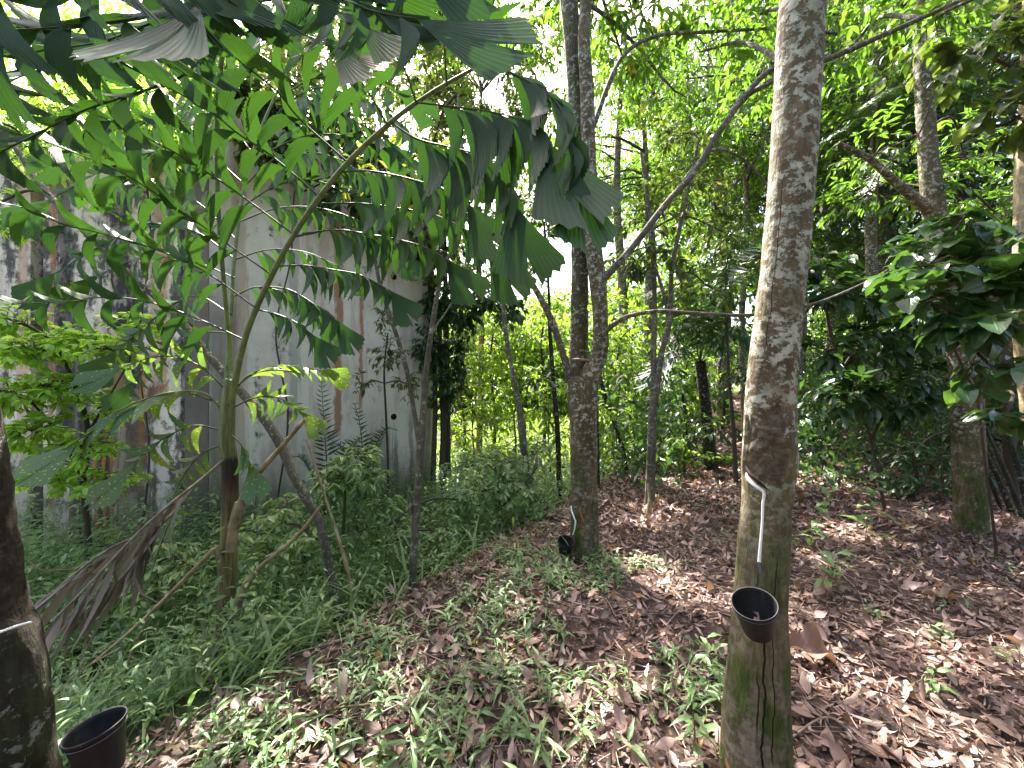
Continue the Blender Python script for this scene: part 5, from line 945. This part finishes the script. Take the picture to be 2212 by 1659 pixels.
fallen('dry_leaf', 'broad reddish-brown leaf in front of the forked tree', 1365, 1335, .16, .4, .3, LEAF_HI, .9, 1.3)
fallen('dry_leaf', 'pale pinkish leaf flat in the litter at bottom centre', 1300, 1560, .15, .9, 1.0, LEAF_HI, .5, 1.1)
fallen('dry_leaf', 'white crumpled leaf near the bottom right corner', 2120, 1640, .07, .95, 2.4, LEAF_HI, 1.3, 1.2, 'litter', .02)
fallen('dry_leaf', 'long dark leaf lying at the lower right of the near trunk', 1840, 1620, .22, .3, -.4, LEAF_HI, .6, .8)
fallen('dry_leaf', 'large pinkish dead leaf on the far side of the litter at right', 1990, 1290, .30, .6, -.5, BIG, .8, .7, 'dead', .03)
fallen('dry_leaf', 'curled leaf beside the thick fallen stick', 1180, 1430, .13, .35, .8, LEAF_HI, 1.2, 1.1)
def stick(label, pts, r0, mat='stick', name='stick', lift=0., ground_it=True, cat='stick'):
    w = A([G(u, v) if len(q) == 0 else P(u, v, q[0]) for u, v, *q in pts]); w[:, 2] += lift
    g = Geo(); tube(g, w, np.linspace(r0, r0*.6, len(w)), 8, 40, .12, seed=int(rng.integers(0, 30)))
    tag(g.build(name, M[mat], None, w[0]), label, cat)
stick('leaning dry cane rising from the slope right of the palm', [(785, 1375, 2.95), (745, 1210, 3.0), (698, 1060, 3.05), (662, 950, 3.1)], .014, 'stalk', 'leaning_cane', 0, False, 'cane')
stick('long thin stick lying along the edge of the path toward the herbs', [(620, 1425), (720, 1395), (830, 1362), (900, 1330)], .011, lift=.02)
stick('pale bare stick on the ground at lower left', [(500, 1590), (620, 1570), (720, 1545), (800, 1535)], .009, 'stalk', lift=.03)
stick('thick crooked stick half buried in the path centre', [(1030, 1455), (1090, 1450), (1150, 1430), (1190, 1412)], .014, lift=.015)
stick('thin dark stick at the bottom right beside the near trunk', [(1700, 1610), (1790, 1560), (1880, 1640)], .006, lift=.02)
stick('bent pale twig right of the near trunk', [(1830, 1330), (1880, 1322), (1920, 1312), (1945, 1290)], .006, 'stalk', lift=.03)
stick('sloping dry stalk stretched over the herbs at far left', [(260, 1400, 2.4), (190, 1440, 2.3), (120, 1495, 2.2)], .006, 'stalk', 'dry_stalk', 0, False)
stick('thin dry stem upright among the herbs left of the palm foot', [(460, 1570, 2.25), (455, 1480, 2.28), (442, 1400, 2.3), (438, 1340, 2.32)], .008, 'stick', 'dry_stalk', 0, False)
stick('pale sunlit root stub on the bank behind the forked tree', [(1380, 1150), (1392, 1130, 4.75), (1402, 1085, 4.9), (1400, 1045, 5.0)], .022, 'stalk', 'root_stub', 0, False, 'root')
for lab, a0, a1, r_ in [('upper dark stake leaning by the right-hand trunk', (2125, 920, 4.9), (2215, 1130, 4.6), .03), ('lower dark stake under the others at far right', (2120, 960, 5.1), (2190, 1165, 4.9), .028), ('thin pale-edged stake nearest the grey trunk', (2118, 1000, 5.2), (2165, 1165, 5.1), .02), ('steep dark stake at the right edge', (2165, 900, 5.2), (2225, 1090, 5.0), .03)]:
    m_ = P(*a1); m_[2] = float(ground(m_[0], m_[1]))-.03; s_ = P(*a0)
    g = Geo(); tube(g, A([m_, (m_+s_)/2+A([0, 0, .04]), s_]), [r_, r_, r_*.7], 8, 24, .1); tag(g.build('wooden_stake', M['bark_dark'], None, m_), lab, 'stake', 'leaning dark stakes at right')

# lianas
for lab, pts, r_ in [('thin liana drooping at the upper right past the dark leaves', [(1770, -30, 3.4), (1760, 90, 3.4), (1690, 200, 3.4), (1640, 330, 3.5), (1560, 430, 3.6)], .006), ('slender hanging vine at upper right', [(2060, -30, 3.8), (2040, 90, 3.8), (1990, 280, 3.8), (1905, 370, 3.9), (1895, 440, 3.9)], .007)]:
    w = A([P(*q) for q in pts]); g = Geo(); tube(g, w, r_, 6, 50, .1); tag(g.build('hanging_vine', M['twig'], None, w[0]), lab, 'vine')

# ------------------------------------------------------------------ far wood: reads as one mass
def far_wood():
    g = Geo()
    N = 150000
    lump = []
    for _ in range(760):
        az = rng.uniform(-1.15, 1.15); d = rng.uniform(20, 36)
        x, y = math.tan(az*.85)*d*.95, d
        if abs(x) > 45: continue
        h = rng.uniform(.3, 9) if abs(x-2) < 6 else rng.uniform(.3, 22)
        if -16 < x < 5: h = rng.uniform(.3, 5.2)*(1 if y < 30 else 1.6)
        lump.append((x, y, h, rng.uniform(1.0, 2.6)))
    lump = A(lump); k = rng.integers(0, len(lump), N); d = unit(rng.normal(0, 1, (N, 3)))*(rng.random((N, 1))**.5)
    p = lump[k, :3]+d*lump[k, 3:]*A([1, 1, .65]); p[:, 2] = np.maximum(p[:, 2], ground(p[:, 0], p[:, 1])+.05)
    inst(g, LEAF_LO, p, rng.normal(0, 1, (N, 3))+A([0, 0, -.5]), unit(A([0, 0, 1.])+rng.normal(0, .5, (N, 3))), rng.uniform(.28, .5, N), np.clip(.45+.2*wob(lump[k, :3], .4)+rng.normal(0, .12, N), 0, 1), rng.uniform(0, .8, N), 1.2)
    tag(g.build('far_wood', M['far']), 'sunlit mass of distant green woodland closing off the clearing', 'woodland', kind='stuff')
    # its stems stand as one mass too
far_wood()
for (x_, y_, lab) in [(4.5, 13.5, 'tall straight trunk whose crown roofs the path, nearest of the high canopy trees'), (8.5, 12.5, 'tall canopy tree behind the right-hand leaning trunk'), (6.0, 17.5, 'tall canopy tree beyond the end of the path'), (11.5, 16., 'tall canopy tree deep in the shade at far right'), (3.2, 18.5, 'tall canopy tree behind the dark feather palm, at the edge of the clearing')]:
    d = y_; u = CX+x_/d*F; vb = CY+(EYE-float(ground(A(x_), A(y_))))/d*F
    tree('forest_tree', lab, 'tree', [[(u, vb, d, 20), (u+8, vb-6*F/d, d, 16), (u-5, vb-11*F/d, d, 9)]],
         [((x_+rng.normal(0, 1.6), y_+rng.normal(0, 1.4), rng.uniform(8.5, 13)), (1.9, 1.7, .8), 13) for _ in range(13)], 'rubber', LEAF_LO, .24, 13, .3, 'bark', group='tall trees behind the thicket', limb=.04)
g = Geo()  # unseen leaf ring added behind the camera to dim skylight, left side open
N = 16000; az = rng.uniform(1.75, 3.5, N); d_ = rng.uniform(5.5, 9, N); p = np.stack([np.sin(az)*d_, np.cos(az)*d_, rng.random(N)*7.5], -1)
inst(g, LEAF_LO, p, rng.normal(0, 1, (N, 3)), unit(A([0, 0, .6])+rng.normal(0, .6, (N, 3))), rng.uniform(.35, .6, N), rng.random(N), .4, 1.2)
tag(g.build('unseen_leaf_bank', M['dark']), 'unseen bank of leaves for the wood behind the viewer, added to dim frontal skylight', 'woodland', kind='stuff')
g = Geo()   # shaded thicket floor at right and behind
N = 60000; x = rng.uniform(1.5, 22, N); y = rng.uniform(6.0, 22, N); k = (x > 1.2+(y-8)*.5) & (np.abs(x-(2.2+.62*(y-4)*.9)) > .9); x, y = x[k], y[k]; n = len(x)
q = np.stack([x, y, 0*x], -1); hh = rng.random(n)**1.3*np.clip(1.5+2.2*wob(q, .6, k=21)+.12*np.maximum(0, x-6), .1, 5)
inst(g, LEAF_LO, np.stack([x, y, ground(x, y)+hh+.05], -1), rng.normal(0, 1, (n, 3))+A([0, 0, -.4]), unit(A([0, 0, 1.])+rng.normal(0, .4, (n, 3))), rng.uniform(.13, .24, n), rng.uniform(0, .8, n), rng.uniform(0, .8, n), 1.)
tag(g.build('thicket', M['dark']), 'dark tangled undergrowth between the trees behind the path', 'thicket', kind='stuff')

# ------------------------------------------------------------------ light, sky, camera
AZ, EL = math.radians(-20), math.radians(56)
S = Vector((math.sin(AZ)*math.cos(EL), math.cos(AZ)*math.cos(EL), math.sin(EL)))
sun = bpy.data.lights.new('sun', 'SUN'); sun.energy = 5.0; sun.angle = math.radians(.6); sun.color = (1, .95, .86)
so = bpy.data.objects.new('sun', sun); C.objects.link(so); so.rotation_euler = S.to_track_quat('Z', 'Y').to_euler()
wd = bpy.data.worlds.new('World'); sc.world = wd; wd.use_nodes = True; nt = wd.node_tree
sky = nt.nodes.new('ShaderNodeTexSky'); sky.sky_type = 'NISHITA'; sky.sun_disc = False; sky.sun_elevation = EL; sky.sun_rotation = AZ; sky.air_density = 1.; sky.dust_density = 6.; sky.ozone_density = .6
nt.links.new(sky.outputs[0], nt.nodes['Background'].inputs[0]); nt.nodes['Background'].inputs[1].default_value = .112
cam = bpy.data.cameras.new('camera'); co = bpy.data.objects.new('camera', cam); C.objects.link(co)
cam.sensor_width = 36; cam.lens = 36*F/2212; co.location = (0, 0, EYE); co.rotation_euler = (math.pi/2, 0, 0); cam.clip_end = 500; cam.clip_start = .05
sc.camera = co
sc.view_settings.view_transform = 'Standard'; sc.view_settings.look = 'None'; sc.view_settings.exposure = 2.7; sc.view_settings.gamma = 1
sc.render.engine = 'CYCLES'
cy = sc.cycles; cy.max_bounces = 7; cy.diffuse_bounces = 4; cy.glossy_bounces = 2; cy.transmission_bounces = 4; cy.use_denoising = True; cy.denoiser = 'OPENIMAGEDENOISE'; cy.denoising_input_passes = 'RGB_ALBEDO_NORMAL'
cy.sample_clamp_indirect = 6
